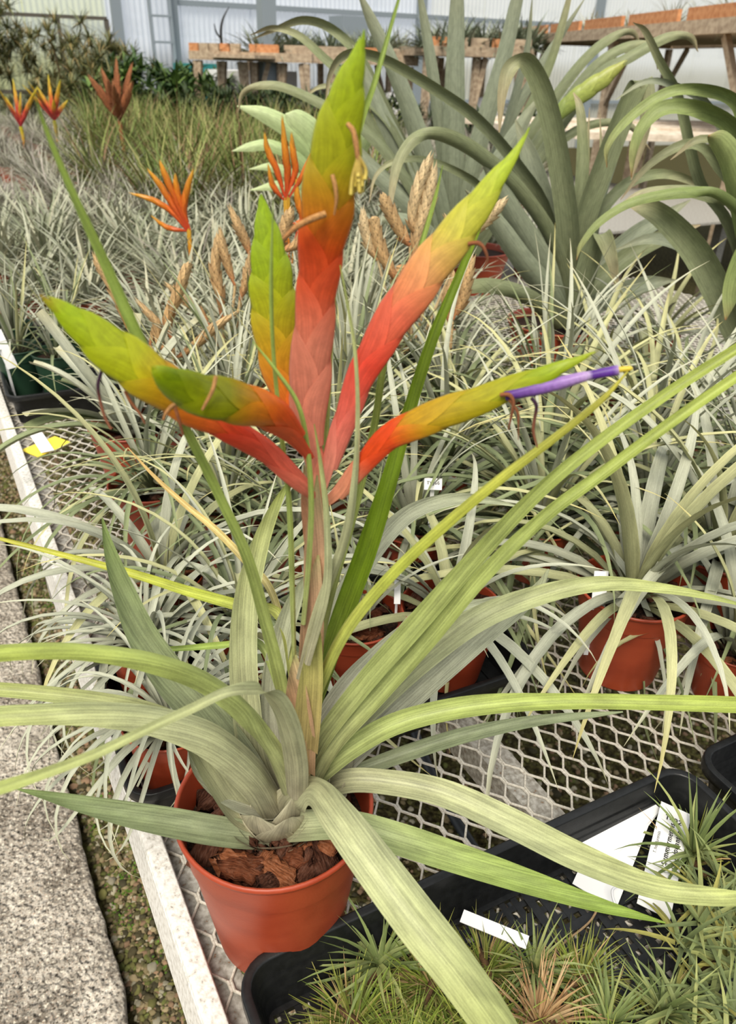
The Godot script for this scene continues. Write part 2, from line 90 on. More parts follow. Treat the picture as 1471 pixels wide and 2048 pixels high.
const GIANT_A := [
	["mid", [1.4305,.151,-1.4886,-.0159,-.0027,-.0204,1.4106,.2565,-1.487,-.018,-.004,-.0228,1.3803,.3905,-1.4914,-.0175,-.006,-.0217,1.3381,.5246,-1.5026,-.0166,-.0076,-.0204,1.2973,.6282,-1.5129,-.015,-.0091,-.0185,1.2568,.701,-1.523,-.012,-.0115,-.0153,1.2205,.7323,-1.5308,-.0033,-.0181,-.008,1.1906,.7185,-1.535,.0096,-.0078,.0114,1.1725,.6711,-1.5324,.0075,-.0006,.0084,1.1667,.5935,-1.5229,.001,.0001,.0012]],
	["mid", [1.435,.1511,-1.486,-.0215,-.0024,-.0127,1.4234,.2555,-1.4862,-.0242,-.0012,-.0147,1.4203,.4013,-1.4816,-.0232,.0026,-.0146,1.4413,.5452,-1.4633,-.0217,.0054,-.014,1.4585,.6417,-1.4472,-.0201,.0062,-.013,1.4683,.6919,-1.4353,-.0166,.0103,-.0102,1.4793,.6992,-1.4227,-.0131,-.013,-.007,1.4884,.6586,-1.4111,-.0139,-.0023,-.0092,1.4871,.5831,-1.4055,-.0094,.0006,-.0064,1.4747,.4989,-1.4061,-.0013,.0002,-.0009]],
	["mid", [1.4672,.1636,-1.5253,-.013,-.001,-.0076,1.4675,.3389,-1.548,-.0147,-.001,-.0086,1.4711,.4792,-1.569,-.0143,-.0011,-.0084,1.4741,.5679,-1.5903,-.0119,-.0018,-.0068,1.4724,.6377,-1.6142,-.0085,-.0027,-.0047,1.4689,.6689,-1.6392,-.0008,-.0004,-.0004]],
	["mid", [1.4635,.1901,-1.5274,-.0062,-.0002,-.0049,1.4807,.3735,-1.5559,-.0071,-.0002,-.0056,1.4985,.4996,-1.5841,-.0055,-.0004,-.0043,1.5077,.6375,-1.6173,-.0004,0,-.0003]],
	["mid", [1.4681,.1903,-1.5248,-.0041,.0003,-.0038,1.5011,.3863,-1.5444,-.0047,.0003,-.0044,1.5273,.5121,-1.5678,-.0037,-.0004,-.0033,1.5313,.6306,-1.6039,-.0003,-.0001,-.0002]],
	["mid", [1.4139,.1566,-1.475,-.0078,-.0042,-.016,1.3491,.3342,-1.4901,-.0083,-.0074,-.0173,1.2484,.4623,-1.5255,-.0064,-.0115,-.0153,1.1455,.5426,-1.5622,-.0041,-.014,-.0136,1.0573,.5817,-1.5905,-.001,-.0148,-.0109,.9989,.5816,-1.602,.0031,-.0102,.0114,.9566,.535,-1.6044,.0066,-.003,.0113,.9368,.4752,-1.5941,.0048,.0005,.0074,.9272,.4254,-1.578,.0006,.0002,.0009]],
	["mid", [1.4178,.1769,-1.4957,-.0037,-.0043,-.0085,1.3079,.3631,-1.5415,-.0037,-.0059,-.0091,1.196,.4616,-1.5884,-.0029,-.0072,-.0081,1.1424,.4981,-1.6023,-.0015,-.0083,-.007,1.0566,.5261,-1.6345,-.003,-.0075,.0049,.9831,.5244,-1.6596,0,-.0059,.0054,.939,.4953,-1.6682,.0022,-.0018,.0045,.9194,.4399,-1.6628,.0003,-.0001,.0006]],
	["mid", [1.4574,.1498,-1.5308,-.0052,-.0038,-.0146,1.3861,.4007,-1.5712,-.0054,-.006,-.0155,1.3008,.5221,-1.6194,-.004,-.0096,-.0139,1.2137,.6116,-1.6687,-.0025,-.0112,-.0126,1.1316,.6674,-1.7151,-.001,-.0119,-.011,1.0269,.7238,-1.7744,.0002,-.0113,-.0091,.9666,.7398,-1.8085,.003,-.0107,-.0066,.9288,.7308,-1.8299,.0074,-.0075,-.003,.9048,.6921,-1.8434,.007,-.002,-.001,.8966,.6251,-1.8481,.001,-.0001,-.0001]],
	["grey", [1.4112,.1434,-1.4765,-.0162,-.0104,-.0192,1.3678,.235,-1.4896,-.0181,-.0145,-.0208,1.3035,.3329,-1.5145,-.0168,-.0167,-.0189,1.2364,.4251,-1.5409,-.0138,-.0135,-.0154,1.1869,.5019,-1.5575,-.01,-.0094,-.0112,1.1462,.5544,-1.569,-.0009,-.0009,-.001]],
	["grey", [1.3934,.1425,-1.4636,-.0162,-.0133,-.017,1.3288,.2308,-1.4714,-.0176,-.0174,-.0181,1.2496,.3131,-1.4875,-.0151,-.0169,-.0152,1.1622,.4122,-1.5082,-.0111,-.0132,-.0112,1.0872,.4783,-1.522,-.0009,-.0011,-.0009]],
	["grey", [1.4402,.1451,-1.5061,-.0249,-.0083,-.0119,1.4121,.2928,-1.5507,-.0283,-.0104,-.0132,1.3777,.4325,-1.5989,-.0252,-.0106,-.0114,1.3526,.532,-1.6418,-.0192,-.0089,-.0085,1.3332,.6069,-1.6815,-.0016,-.0008,-.0007]],
	["grey", [1.4517,.1455,-1.4996,-.017,-.0003,-.0196,1.4702,.2947,-1.5178,-.0194,.0004,-.0226,1.4953,.4363,-1.5324,-.017,.0025,-.0204,1.5331,.5489,-1.5397,-.0126,.004,-.0156,1.5751,.6414,-1.5446,-.001,.0004,-.0013]],
	["mid", [1.4162,.1401,-1.4622,-.0083,.0064,-.0206,1.4638,.2411,-1.4497,-.008,.0105,-.0231,1.537,.3184,-1.4226,-.0039,.0142,-.0192,1.624,.3691,-1.3877,-.0011,.0132,-.0135,1.6939,.3926,-1.3625,0,.0012,-.0011]],
	["grey", [1.432,.1409,-1.4763,-.01,.0047,-.0202,1.4875,.2712,-1.4736,-.0102,.0085,-.0229,1.5649,.3484,-1.4585,-.0064,.0127,-.0197,1.6415,.3943,-1.4439,-.004,.0114,-.0148,1.718,.4402,-1.4293,-.0003,.0009,-.0012]],
	["mid", [1.3421,.1601,-1.4237,-.0089,-.0133,-.011,1.244,.2361,-1.4361,-.0088,-.0171,-.011,1.1439,.2784,-1.4497,-.0049,-.0167,.0093,1.0611,.2799,-1.4534,.0021,-.0109,.0098,1.0066,.2601,-1.4412,.0004,-.0007,.0009]],
	["mid", [1.379,.1485,-1.4258,-.0193,.0021,-.0141,1.3762,.2413,-1.4082,-.022,.0024,-.0161,1.3729,.3286,-1.391,-.0213,.0023,-.0157,1.367,.3842,-1.3751,-.0179,.0066,-.0143,1.3668,.3877,-1.3561,-.015,-.0114,-.0073,1.3785,.3405,-1.3303,-.0114,-.0054,-.0067,1.3931,.2651,-1.3029,-.0013,-.0005,-.0008]],
	["grey", [1.4081,.1496,-1.4553,-.0049,.0147,-.0177,1.4738,.2162,-1.4181,-.0034,.0193,-.0189,1.5547,.2565,-1.3723,.0004,.0172,-.0123,1.6173,.271,-1.3369,.0001,.0014,-.0008]],
	["mid", [1.4309,.1642,-1.4883,-.0066,.0006,-.0122,1.4608,.3612,-1.4944,-.0071,.0025,-.0138,1.5233,.4651,-1.482,-.0045,.0081,-.0124,1.6071,.4991,-1.4576,.0007,.0112,-.0072,1.7002,.4879,-1.4279,.0013,.0085,.0051,1.7812,.4406,-1.4051,.0002,.0007,.0006]],
]
const GIANT_B := [
	["grey", [1.585,.1668,-2.2629,-.0258,-.0034,-.0218,1.5706,.328,-2.271,-.0294,-.0029,-.025,1.5589,.5522,-2.2776,-.0281,-.0021,-.024,1.5502,.7312,-2.2826,-.0227,-.0015,-.0194,1.5442,.8851,-2.2859,-.0162,-.001,-.0138,1.5383,1.0174,-2.2893,-.0015,-.0001,-.0013]],
	["grey", [1.6,.1673,-2.2544,-.0197,.0005,-.0228,1.6026,.329,-2.2529,-.022,.0035,-.0262,1.6331,.5156,-2.2357,-.0205,.0064,-.0252,1.6753,.7269,-2.2118,-.0165,.0048,-.0203,1.6993,.9019,-2.1982,-.0118,.003,-.0145,1.7189,1.0225,-2.1871,-.0011,.0003,-.0014]],
	["grey", [1.5974,.173,-2.3133,-.0145,-.0027,-.0156,1.5718,.3984,-2.3278,-.0163,-.0038,-.0174,1.5334,.6193,-2.3495,-.0143,-.0044,-.0152,1.4936,.8086,-2.3721,-.0106,-.0037,-.0114,1.4592,.9594,-2.3915,-.0009,-.0003,-.0009]],
	["grey", [1.5341,.1762,-2.2342,-.0201,-.0069,-.0207,1.501,.3293,-2.253,-.0226,-.0104,-.023,1.4291,.5353,-2.2936,-.0211,-.0124,-.0214,1.3671,.687,-2.3287,-.0165,-.0117,-.0169,1.3041,.8142,-2.3644,-.0116,-.009,-.012,1.2574,.911,-2.3908,-.0011,-.0008,-.0011]],
	["grey", [1.5273,.1678,-2.2381,-.0197,-.0108,-.0195,1.4829,.2945,-2.2632,-.03,-.0146,-.007,1.4116,.4365,-2.3035,-.0283,-.0163,-.0059,1.3373,.5774,-2.3456,-.0232,-.013,-.0049,1.2874,.6846,-2.3738,-.017,-.0087,-.0037,1.2531,.7619,-2.3932,-.0016,-.0008,-.0004]],
	["grey", [1.4923,.1698,-2.2005,-.025,-.0144,-.0048,1.4276,.2939,-2.237,-.0264,-.0204,-.0034,1.3395,.3817,-2.2869,-.0211,-.0217,-.0008,1.2684,.4526,-2.3271,-.0176,-.0152,-.0015,1.2128,.5357,-2.3586,-.0015,-.0011,-.0002]],
	["mid", [1.5539,.1824,-2.2805,-.0181,-.0065,.0021,1.4927,.3411,-2.3151,-.0201,-.0084,.0028,1.3985,.5257,-2.3684,-.019,-.0088,.003,1.328,.664,-2.4083,-.0182,-.009,.0031,1.2765,.7495,-2.4374,-.015,-.0104,.0036,1.2098,.8124,-2.4752,-.0008,-.0122,-.0109,1.1428,.8257,-2.5131,.0047,-.0116,-.0068,1.0778,.8021,-2.5499,.0049,-.007,-.0035,1.0104,.7704,-2.588,.0007,-.0009,-.0004]],
	["mid", [1.5183,.192,-2.2432,-.0153,-.0072,.0026,1.4371,.3472,-2.2891,-.0169,-.0091,.0034,1.3328,.4995,-2.3481,-.0162,-.0091,.0035,1.2344,.663,-2.4038,-.0149,-.0091,.0035,1.1732,.7259,-2.4384,-.0114,-.0099,.0039,1.1083,.7807,-2.4751,-.0081,-.0098,.0042,1.0426,.8015,-2.5123,.0026,-.0074,-.0044,.9859,.7796,-2.5444,.0005,-.0008,-.0004]],
	["mid", [1.484,.1856,-2.2051,-.0175,-.006,.0021,1.4331,.3247,-2.2339,-.019,-.009,.0032,1.3364,.4691,-2.2886,-.0166,-.0112,.0044,1.2529,.5508,-2.3358,-.0139,-.0133,.0058,1.1776,.595,-2.3785,-.0105,-.0135,.0065,1.0656,.6452,-2.4418,-.0078,-.0126,.0065,.9988,.6538,-2.4796,-.0027,-.0118,.0077,.945,.6283,-2.5101,.0072,-.0054,-.0023,.9264,.5751,-2.5206,.0011,-.0003,-.0002]],
	["mid", [1.5036,.1915,-2.2515,-.0113,-.004,.0014,1.3883,.4941,-2.3167,-.012,-.0054,.0019,1.2957,.6106,-2.3691,-.0097,-.008,.0031,1.2346,.6455,-2.4037,-.0049,-.0086,.0044,1.1676,.6475,-2.4416,-.0009,-.0064,.0047,1.1215,.6149,-2.4676,.0005,-.0005,-.0002]],
	["grey", [1.6724,.1647,-2.3284,-.0085,.0041,-.0153,1.7121,.3325,-2.3059,-.0096,.0049,-.0174,1.7683,.5477,-2.274,-.0087,.0062,-.0164,1.8484,.7303,-2.2287,-.0065,.0065,-.013,1.8928,.8143,-2.2037,-.0045,.0052,-.0092,1.9433,.9071,-2.1751,-.0004,.0005,-.0009]],
	["grey", [1.6677,.1646,-2.331,-.0078,.0035,-.0139,1.7154,.3805,-2.304,-.0086,.0046,-.0156,1.7581,.5055,-2.2798,-.0084,.0042,-.0153,1.788,.6727,-2.2629,-.0071,.0023,-.0125,1.8027,.7781,-2.2546,-.0052,.0006,-.0091,1.8011,.9095,-2.2555,-.0005,0,-.0009]],
	["mid", [1.6513,.1664,-2.2828,-.0079,.0049,-.015,1.7318,.4343,-2.2373,-.0087,.0059,-.0166,1.7981,.6131,-2.1998,-.0082,.006,-.016,1.8381,.739,-2.1771,-.0071,.0036,-.0134,1.861,.8709,-2.1641,-.0052,.0016,-.0097,1.8734,.9711,-2.1572,-.0005,.0001,-.0009]],
	["mid", [1.6299,.1683,-2.2375,-.0055,.0051,-.0171,1.7166,.4249,-2.1884,-.0057,.0069,-.0189,1.8342,.6505,-2.1219,-.0047,.0082,-.0176,1.9008,.7535,-2.0842,-.0031,.0094,-.0151,1.9602,.8061,-2.0506,-.0002,.0111,-.0108,2.0088,.8152,-2.0231,-.0015,.0084,.0067,2.0379,.785,-2.0067,.0001,.0006,.001]],
	["mid", [1.6083,.1705,-2.1922,-.0048,.0061,-.0166,1.7257,.4464,-2.1258,-.005,.0074,-.0183,1.8513,.6735,-2.0548,-.0041,.0086,-.017,1.9183,.7545,-2.0168,-.0016,.0111,-.0138,1.9859,.7873,-1.9786,.0027,.0126,-.0085,2.0363,.7748,-1.9501,.0009,.0061,.0085,2.0569,.7208,-1.9384,.0003,.0003,.0011]],
	["mid", [1.5858,.181,-2.1476,-.0045,.0074,-.0175,1.7219,.4452,-2.0705,-.005,.0085,-.0195,1.8541,.6887,-1.9957,-.0038,.0099,-.0179,1.9416,.7557,-1.9462,-.0007,.0128,-.0141,2.028,.8072,-1.8974,.0015,.0127,-.0102,2.0845,.8039,-1.8654,-.0008,.0082,.0078,2.1134,.7697,-1.849,.0001,.0006,.001]],
	["grey", [1.5224,.1546,-2.1834,-.0172,.0078,-.0223,1.5561,.2827,-2.1644,-.0187,.0115,-.0254,1.6253,.4494,-2.1252,-.0155,.0125,-.0222,1.6814,.5641,-2.0935,-.0114,.0105,-.0167,1.7249,.6466,-2.0688,-.0009,.0009,-.0014]],
	["grey", [1.4799,.1569,-2.15,-.0259,.0079,-.013,1.4945,.2811,-2.1034,-.0283,.0121,-.0145,1.5219,.3761,-2.0497,-.0187,.0151,-.0098,1.5619,.4385,-1.9887,-.0012,.0014,-.0006]],
	["grey", [1.4656,.1564,-2.1581,-.0193,-.0137,-.0161,1.3998,.2476,-2.157,-.0189,-.022,-.0153,1.3113,.2964,-2.1688,-.0078,-.0232,.0064,1.227,.2998,-2.1782,-.0002,-.0018,.0007]],
	["mid", [1.5647,.1722,-2.1595,-.0052,.007,-.0124,1.6985,.408,-2.0838,-.0052,.0089,-.0136,1.83,.5548,-2.0094,-.0016,.0115,-.0099,1.9612,.5727,-1.9351,-.0004,.0108,.0052,2.0405,.5054,-1.8903,.0002,.0007,.0007]],
]
const GIANT_C := [
	["green", [1.6412,.1894,-1.0821,-.0027,-.0029,-.0137,1.5624,.4706,-1.1267,-.0029,-.0035,-.0148,1.5077,.6219,-1.1577,-.0027,-.0043,-.0139,1.4785,.6747,-1.1742,-.0008,-.009,-.0119,1.4216,.6931,-1.2064,.0034,-.0118,-.0072,1.3582,.6816,-1.2422,-.0007,-.0088,.0087,1.3012,.6355,-1.2745,.0012,-.0057,.0091,1.2714,.5851,-1.2913,.0018,-.0016,.0067,1.2752,.5446,-1.2892,.0003,.0001,.0009]],
	["green", [1.5923,.1931,-1.0523,-.0035,-.0039,-.0175,1.5088,.4776,-1.0996,-.0037,-.0046,-.0188,1.4564,.6157,-1.1292,-.0028,-.0082,-.017,1.3885,.6592,-1.1677,.002,-.015,-.0119,1.3244,.6573,-1.2039,-.0021,-.0126,.0108,1.2922,.6283,-1.2221,.0024,-.0057,.0128,1.2813,.5833,-1.2283,.0026,-.0006,.0094,1.2849,.5326,-1.2263,.0003,.0001,.0011]],
	["green", [1.5017,.2676,-.9887,-.0118,-.0097,-.0238,1.4514,.3984,-1.0171,-.0133,-.0114,-.0266,1.4116,.4918,-1.0397,-.0127,-.0124,-.0253,1.3721,.571,-1.062,-.0098,-.0127,-.0195,1.338,.6127,-1.0813,-.0055,-.0131,-.0118,1.3204,.6189,-1.0913,-.0002,-.0016,-.0007]],
	["mid", [1.5435,.1974,-1.0225,-.0028,-.0031,-.014,1.4878,.3879,-1.054,-.0031,-.0043,-.0154,1.4392,.484,-1.0815,-.0023,-.0081,-.0138,1.3884,.5124,-1.1102,-.0074,-.0122,.0057,1.3349,.5199,-1.1405,-.0039,-.01,.0069,1.2706,.5123,-1.1769,-.0011,-.0062,.0062,1.2261,.4771,-1.2021,0,-.0006,.0008]],
	["mid", [1.5395,.1744,-1.0248,-.0116,-.0144,-.0198,1.4642,.2937,-1.0674,-.013,-.0169,-.0221,1.3906,.3997,-1.109,-.0117,-.0191,-.0195,1.3195,.4658,-1.1493,-.0074,-.0198,-.0124,1.2718,.4861,-1.1762,-.0066,-.0165,.0023,1.2441,.49,-1.1919,-.0005,-.0016,.0004]],
	["green", [1.4953,.2567,-.9923,-.0021,-.0027,-.0105,1.4312,.4459,-1.0286,-.0022,-.0044,-.0113,1.3645,.5131,-1.0664,-.0005,-.0087,-.009,1.3119,.5231,-1.0961,-.0039,-.0097,.0067,1.2548,.5141,-1.1284,-.0021,-.0083,.0074,1.2074,.4962,-1.1552,-.0005,-.0064,.0077,1.1663,.4607,-1.1785,.0008,-.0043,.0077,1.1426,.4172,-1.1919,.0013,-.0016,.0055,1.1398,.388,-1.1935,.0002,-.0001,.0007]],
	["green", [1.376,.4555,-.9449,.0017,-.0133,.0129,1.3482,.4366,-.9606,.0055,-.0106,.0185,1.339,.3997,-.9659,.0078,-.0025,.0187,1.3367,.3524,-.9672,.0067,-.0002,.0149,1.3377,.3037,-.9666,.0006,0,.0013]],
	["mid", [1.6347,.2361,-1.0858,-.0022,-.0025,-.0115,1.5573,.5101,-1.1296,-.0023,-.0036,-.0123,1.4995,.5847,-1.1623,-.0005,-.0079,-.0092,1.4325,.6012,-1.2002,-.0018,-.0073,.0058,1.3868,.5624,-1.2261,0,-.0004,.0006]],
	["mid", [1.6864,.2223,-1.114,-.0025,-.0036,-.0127,1.6,.4527,-1.1629,-.0026,-.0052,-.0137,1.5205,.551,-1.2078,-.0015,-.0087,-.0119,1.4572,.5876,-1.2437,-.0035,-.01,.0067,1.3913,.5469,-1.2809,.0006,-.0048,.0076,1.3475,.4755,-1.3057,.0001,-.0004,.0008]],
	["grey", [1.6808,.1616,-1.1172,-.0032,-.0084,-.0151,1.5744,.3111,-1.1773,-.0032,-.0111,-.0164,1.4916,.3748,-1.2242,-.0108,-.0139,.0059,1.4195,.394,-1.265,-.0043,-.0105,.0081,1.3553,.3702,-1.3013,-.0002,-.0008,.0008]],
	["mid", [1.7229,.2079,-1.1508,-.0024,-.0047,-.0117,1.6103,.4226,-1.2145,-.0025,-.0061,-.0127,1.5313,.5147,-1.2592,-.0026,-.0058,-.0124,1.4617,.6688,-1.2986,-.0023,-.0046,-.011,1.4114,.7401,-1.327,-.0016,-.0047,-.0089,1.3751,.7915,-1.3476,-.0008,-.0039,-.0059,1.3509,.8037,-1.3613,0,-.0006,-.0005]],
	["grey", [1.711,.2558,-1.1575,-.0019,-.0024,-.0097,1.6318,.4973,-1.2023,-.002,-.0038,-.0105,1.5195,.6565,-1.2659,-.0012,-.0059,-.0092,1.4471,.696,-1.3068,.0009,-.0072,-.0059,1.3919,.699,-1.3381,-.0009,-.0053,.0043,1.3428,.6652,-1.3658,0,-.0004,.0005]],
]
const GIANT_D := [
	["broad", [1.2956,.2445,-2.5989,-.0326,-.0094,-.0054,1.2529,.4068,-2.6231,-.0351,-.0167,-.0045,1.1795,.5057,-2.6647,-.0244,-.0255,.0004,1.0927,.5589,-2.7137,-.0126,-.0241,.0033,1.0119,.5802,-2.7595,-.0008,-.0021,.0004]],
	["broad", [1.2956,.2445,-2.5989,-.05,-.0076,-.0098,1.2755,.3916,-2.6103,-.056,-.0156,-.0098,1.2312,.4996,-2.6354,-.0444,-.0288,-.0044,1.1803,.5466,-2.6642,-.0255,-.0323,.0015,1.1513,.5607,-2.6806,-.0016,-.003,.0004]],
	["broad", [1.2641,.2525,-2.5593,-.0189,-.0089,.0011,1.1869,.4109,-2.603,-.0191,-.0139,.0027,1.0925,.4696,-2.6564,-.0098,-.0182,.0065,1.0264,.4645,-2.6938,-.0016,-.0151,.0078,.9727,.4475,-2.7242,0,-.0012,.0007]],
	["broad", [1.2389,.2607,-2.5161,-.0151,-.0111,.0025,1.1507,.3695,-2.566,-.0154,-.0149,.004,1.0712,.4088,-2.611,-.0063,-.0146,.0061,1.0023,.3989,-2.65,-.0002,-.0011,.0006]],
	["broad", [1.3243,.2365,-2.6402,-.0387,-.0002,-.0088,1.3235,.4189,-2.6406,-.0439,-.0045,-.0094,1.2976,.5281,-2.6553,-.0322,-.012,-.0056,1.2753,.5611,-2.6679,-.0021,-.0015,-.0002]],
	["broad", [1.245,.2446,-2.5127,-.0188,-.0141,.0032,1.1796,.3232,-2.5497,-.0176,-.0201,.0063,1.0915,.3519,-2.5995,-.0061,-.0187,.0088,1.0022,.3333,-2.65,-.0002,-.0014,.0008]],
	["broad", [1.308,.2449,-2.5919,-.0294,.0072,-.0077,1.3433,.4096,-2.572,-.0241,.0113,-.0237,1.3865,.5045,-2.5475,-.0159,.0141,-.0174,1.4081,.528,-2.5353,-.0009,.0015,-.0012]],
]
const DRY_A := [
	["straw", [.3886,.23,-1.5036,-.0055,-.0008,-.0012,.3836,.2704,-1.5064,-.0092,.002,-.0029,.4052,.3205,-1.4942,-.009,.0045,-.0037,.4235,.3688,-1.4838,-.0075,.0038,-.0031,.4324,.3859,-1.4788,-.0013,.0008,-.0006]],
	["straw", [.3125,.2528,-1.5466,-.0041,-.0008,-.0006,.3049,.2975,-1.5509,-.007,-.0019,-.0009,.2896,.3453,-1.5596,-.0074,-.0028,-.0007,.2781,.3732,-1.5661,-.0063,-.0021,-.0006,.2718,.4008,-1.5696,-.0012,-.0003,-.0001]],
	["straw", [.3816,.216,-1.4846,-.0021,-.0037,.0007,.3608,.2256,-1.4963,-.0067,-.003,-.0006,.3604,.2659,-1.4965,-.0078,-.0016,-.0014,.3496,.2853,-1.5027,-.0057,-.0038,-.0002,.3239,.3213,-1.5172,-.001,-.0007,0]],
	["straw", [.348,.2182,-1.5265,-.0033,.0015,-.0013,.3599,.2494,-1.5198,-.0066,.0021,-.0022,.3647,.2798,-1.5171,-.0011,.0002,-.0003]],
	["straw", [.3763,.2061,-1.4531,-.0021,.0037,-.0019,.413,.2378,-1.4323,-.0041,.0064,-.0034,.4492,.2737,-1.4118,-.004,.0066,-.0034,.4929,.3091,-1.3871,-.0006,.0011,-.0005]],
]
const DRY_B := [
	["straw", [.5425,.2136,-1.6463,-.0056,-.0002,-.0018,.5411,.2693,-1.6471,-.0095,-.0008,-.0029,.535,.3231,-1.6506,-.0104,.0002,-.0034,.543,.3757,-1.646,-.0085,.0013,-.0031,.5459,.4064,-1.6444,-.0016,.0002,-.0005]],
	["straw", [.5711,.2922,-1.6301,-.0043,-.0014,-.0011,.5593,.3345,-1.6368,-.0078,-.002,-.0022,.5524,.376,-1.6407,-.008,-.0012,-.0024,.5484,.4165,-1.643,-.0013,-.0001,-.0004]],
	["straw", [.6204,.3462,-1.6597,-.0048,-.0015,-.0015,.6123,.3778,-1.6643,-.0084,-.0033,-.0024,.5996,.4086,-1.6715,-.0084,-.0037,-.0023,.5833,.4539,-1.6807,-.0014,-.0006,-.0004]],
	["straw", [.5111,.2075,-1.6411,-.0043,-.003,-.0004,.4894,.2403,-1.6534,-.0072,-.006,-.0004,.4585,.2721,-1.6708,-.0067,-.0068,0,.428,.3001,-1.6881,-.001,-.0011,0]],
	["straw", [.579,.2596,-1.6256,-.004,.0017,-.0019,.5902,.2928,-1.6193,-.0073,.0025,-.0033,.5965,.3252,-1.6157,-.0077,.0017,-.0033,.6031,.3674,-1.612,-.0012,.0002,-.0005]],
]
const DRY_C := [
	["pale_straw", [.9333,.3459,-1.4826,-.0065,.0012,-.0044,.9402,.3991,-1.4787,-.0109,.0026,-.0075,.9516,.4507,-1.4723,-.0118,.0032,-.0082,.9598,.5007,-1.4676,-.0101,.0017,-.0069,.9641,.551,-1.4652,-.0018,.0002,-.0012]],
	["pale_straw", [.9455,.3888,-1.4757,-.0054,-.0028,-.0028,.9293,.4297,-1.4849,-.0098,-.0018,-.0058,.9333,.4802,-1.4826,-.0103,.0025,-.0069,.9472,.5294,-1.4748,-.0082,.0034,-.0057,.9595,.5678,-1.4678,-.0015,.0007,-.001]],
	["straw", [.9111,.3836,-1.4607,-.0047,-.0043,-.0019,.8962,.4037,-1.4692,-.0085,-.0067,-.0037,.8763,.4386,-1.4804,-.0098,-.0065,-.0045,.8595,.4727,-1.4899,-.0085,-.0049,-.0041,.8536,.4882,-1.4933,-.0016,-.0008,-.0008]],
	["straw", [.8803,.3135,-1.4552,-.0051,-.004,-.0019,.8603,.3447,-1.4665,-.0093,-.0056,-.004,.8401,.3958,-1.4779,-.0107,-.0042,-.0052,.8325,.4358,-1.4822,-.0092,-.0027,-.0046,.8297,.4407,-1.4838,-.0015,-.0011,-.0006]],
	["pale_straw", [.8412,.3545,-1.4773,-.0044,-.003,-.0018,.8246,.3851,-1.4867,-.0084,-.004,-.0037,.8145,.4253,-1.4924,-.0089,-.0021,-.0044,.8101,.4646,-1.4949,-.0014,-.0002,-.0007]],
	["straw", [.9083,.3415,-1.4623,.0022,-.0046,.0026,.8945,.3303,-1.4701,.0061,-.0063,.0054,.8858,.3085,-1.475,.0084,-.0026,.0058,.8823,.2755,-1.477,.0015,-.0002,.0009]],
	["straw", [.9772,.3366,-1.4578,-.0024,.0039,-.0026,.9998,.3588,-1.445,-.0067,.0037,-.0055,1.0056,.4116,-1.4417,-.0078,-.0019,-.005,.9845,.4467,-1.4537,-.0011,-.0009,-.0006]],
	["pale_straw", [1.0014,.4011,-1.3867,-.0034,.0043,-.0035,1.0263,.4322,-1.3725,-.0061,.0077,-.0062,1.0508,.4627,-1.3587,-.0062,.0078,-.0063,1.0733,.4906,-1.346,-.001,.0013,-.001]],
]
const DRY_D := [
	["straw", [.6823,.3257,-1.6821,-.0058,.0027,-.003,.6985,.3701,-1.6729,-.0103,.0048,-.0053,.7142,.4133,-1.664,-.0104,.0047,-.0054,.7245,.445,-1.6582,-.0017,.0007,-.0009]],
	["straw", [.69,.3471,-1.6548,-.0017,.0047,-.0018,.7196,.3643,-1.638,-.0042,.0078,-.0036,.7394,.3863,-1.6268,-.0043,.0079,-.0036,.7684,.4031,-1.6104,-.0005,.0014,-.0005]],
	["straw", [.7061,.2816,-1.6686,-.0045,-.0011,-.0016,.6973,.3262,-1.6736,-.0079,-.0026,-.0027,.6792,.3803,-1.6838,-.0081,-.0022,-.0028,.669,.4484,-1.6896,-.0013,-.0002,-.0005]],
]
const DRY_E := [
	["straw", [.9323,.2584,-1.3109,-.0041,.0022,-.0037,.9473,.3008,-1.3024,-.008,.0025,-.0066,.9522,.3519,-1.2996,-.0082,.0018,-.0066,.9618,.3967,-1.2942,-.0013,.0004,-.0011]],
	["straw", [.9284,.2476,-1.313,-.0037,-.0012,-.0022,.9158,.2998,-1.3202,-.0066,-.0002,-.0045,.9264,.341,-1.3142,-.0065,.0005,-.0047,.9199,.3708,-1.3179,-.0011,-.0003,-.0007]],
]
const ORANGE_A := [
	["orange", [.6909,.2697,-2.3666,-.0033,-.0024,-.0005,.6564,.3208,-2.3861,-.005,-.0052,-.0005,.6083,.3539,-2.4133,-.0032,-.0066,.0002,.5465,.3724,-2.4483,-.0004,-.0011,.0001]],
	["orange", [.6912,.2726,-2.3665,-.004,-.0021,-.0008,.6583,.3417,-2.385,-.007,-.0038,-.0013,.6315,.3955,-2.4002,-.0068,-.0043,-.0012,.6008,.4413,-2.4176,-.0011,-.0008,-.0002]],
	["orange", [.6927,.2755,-2.3656,-.0042,-.0014,-.001,.6685,.3558,-2.3793,-.0075,-.0026,-.0017,.6467,.4228,-2.3916,-.0075,-.0026,-.0017,.6357,.4647,-2.3978,-.0012,-.0004,-.0003]],
	["orange", [.6956,.2798,-2.3639,-.0038,-.0011,-.0009,.6802,.3424,-2.3727,-.0068,-.0016,-.0017,.6721,.3968,-2.3772,-.007,-.0007,-.0019,.6725,.4303,-2.377,-.0011,0,-.0003]],
	["orange", [.6977,.2728,-2.3628,-.0043,-.001,-.0011,.6867,.3288,-2.369,-.0078,.0002,-.0023,.7007,.391,-2.361,-.0073,.0026,-.0025,.7214,.4451,-2.3493,-.0011,.0005,-.0004]],
	["orange", [.6948,.2698,-2.3644,-.0008,-.0034,.0004,.6396,.278,-2.3956,-.0029,-.0062,.0004,.5976,.3119,-2.4194,-.0007,-.0008,0]],
]
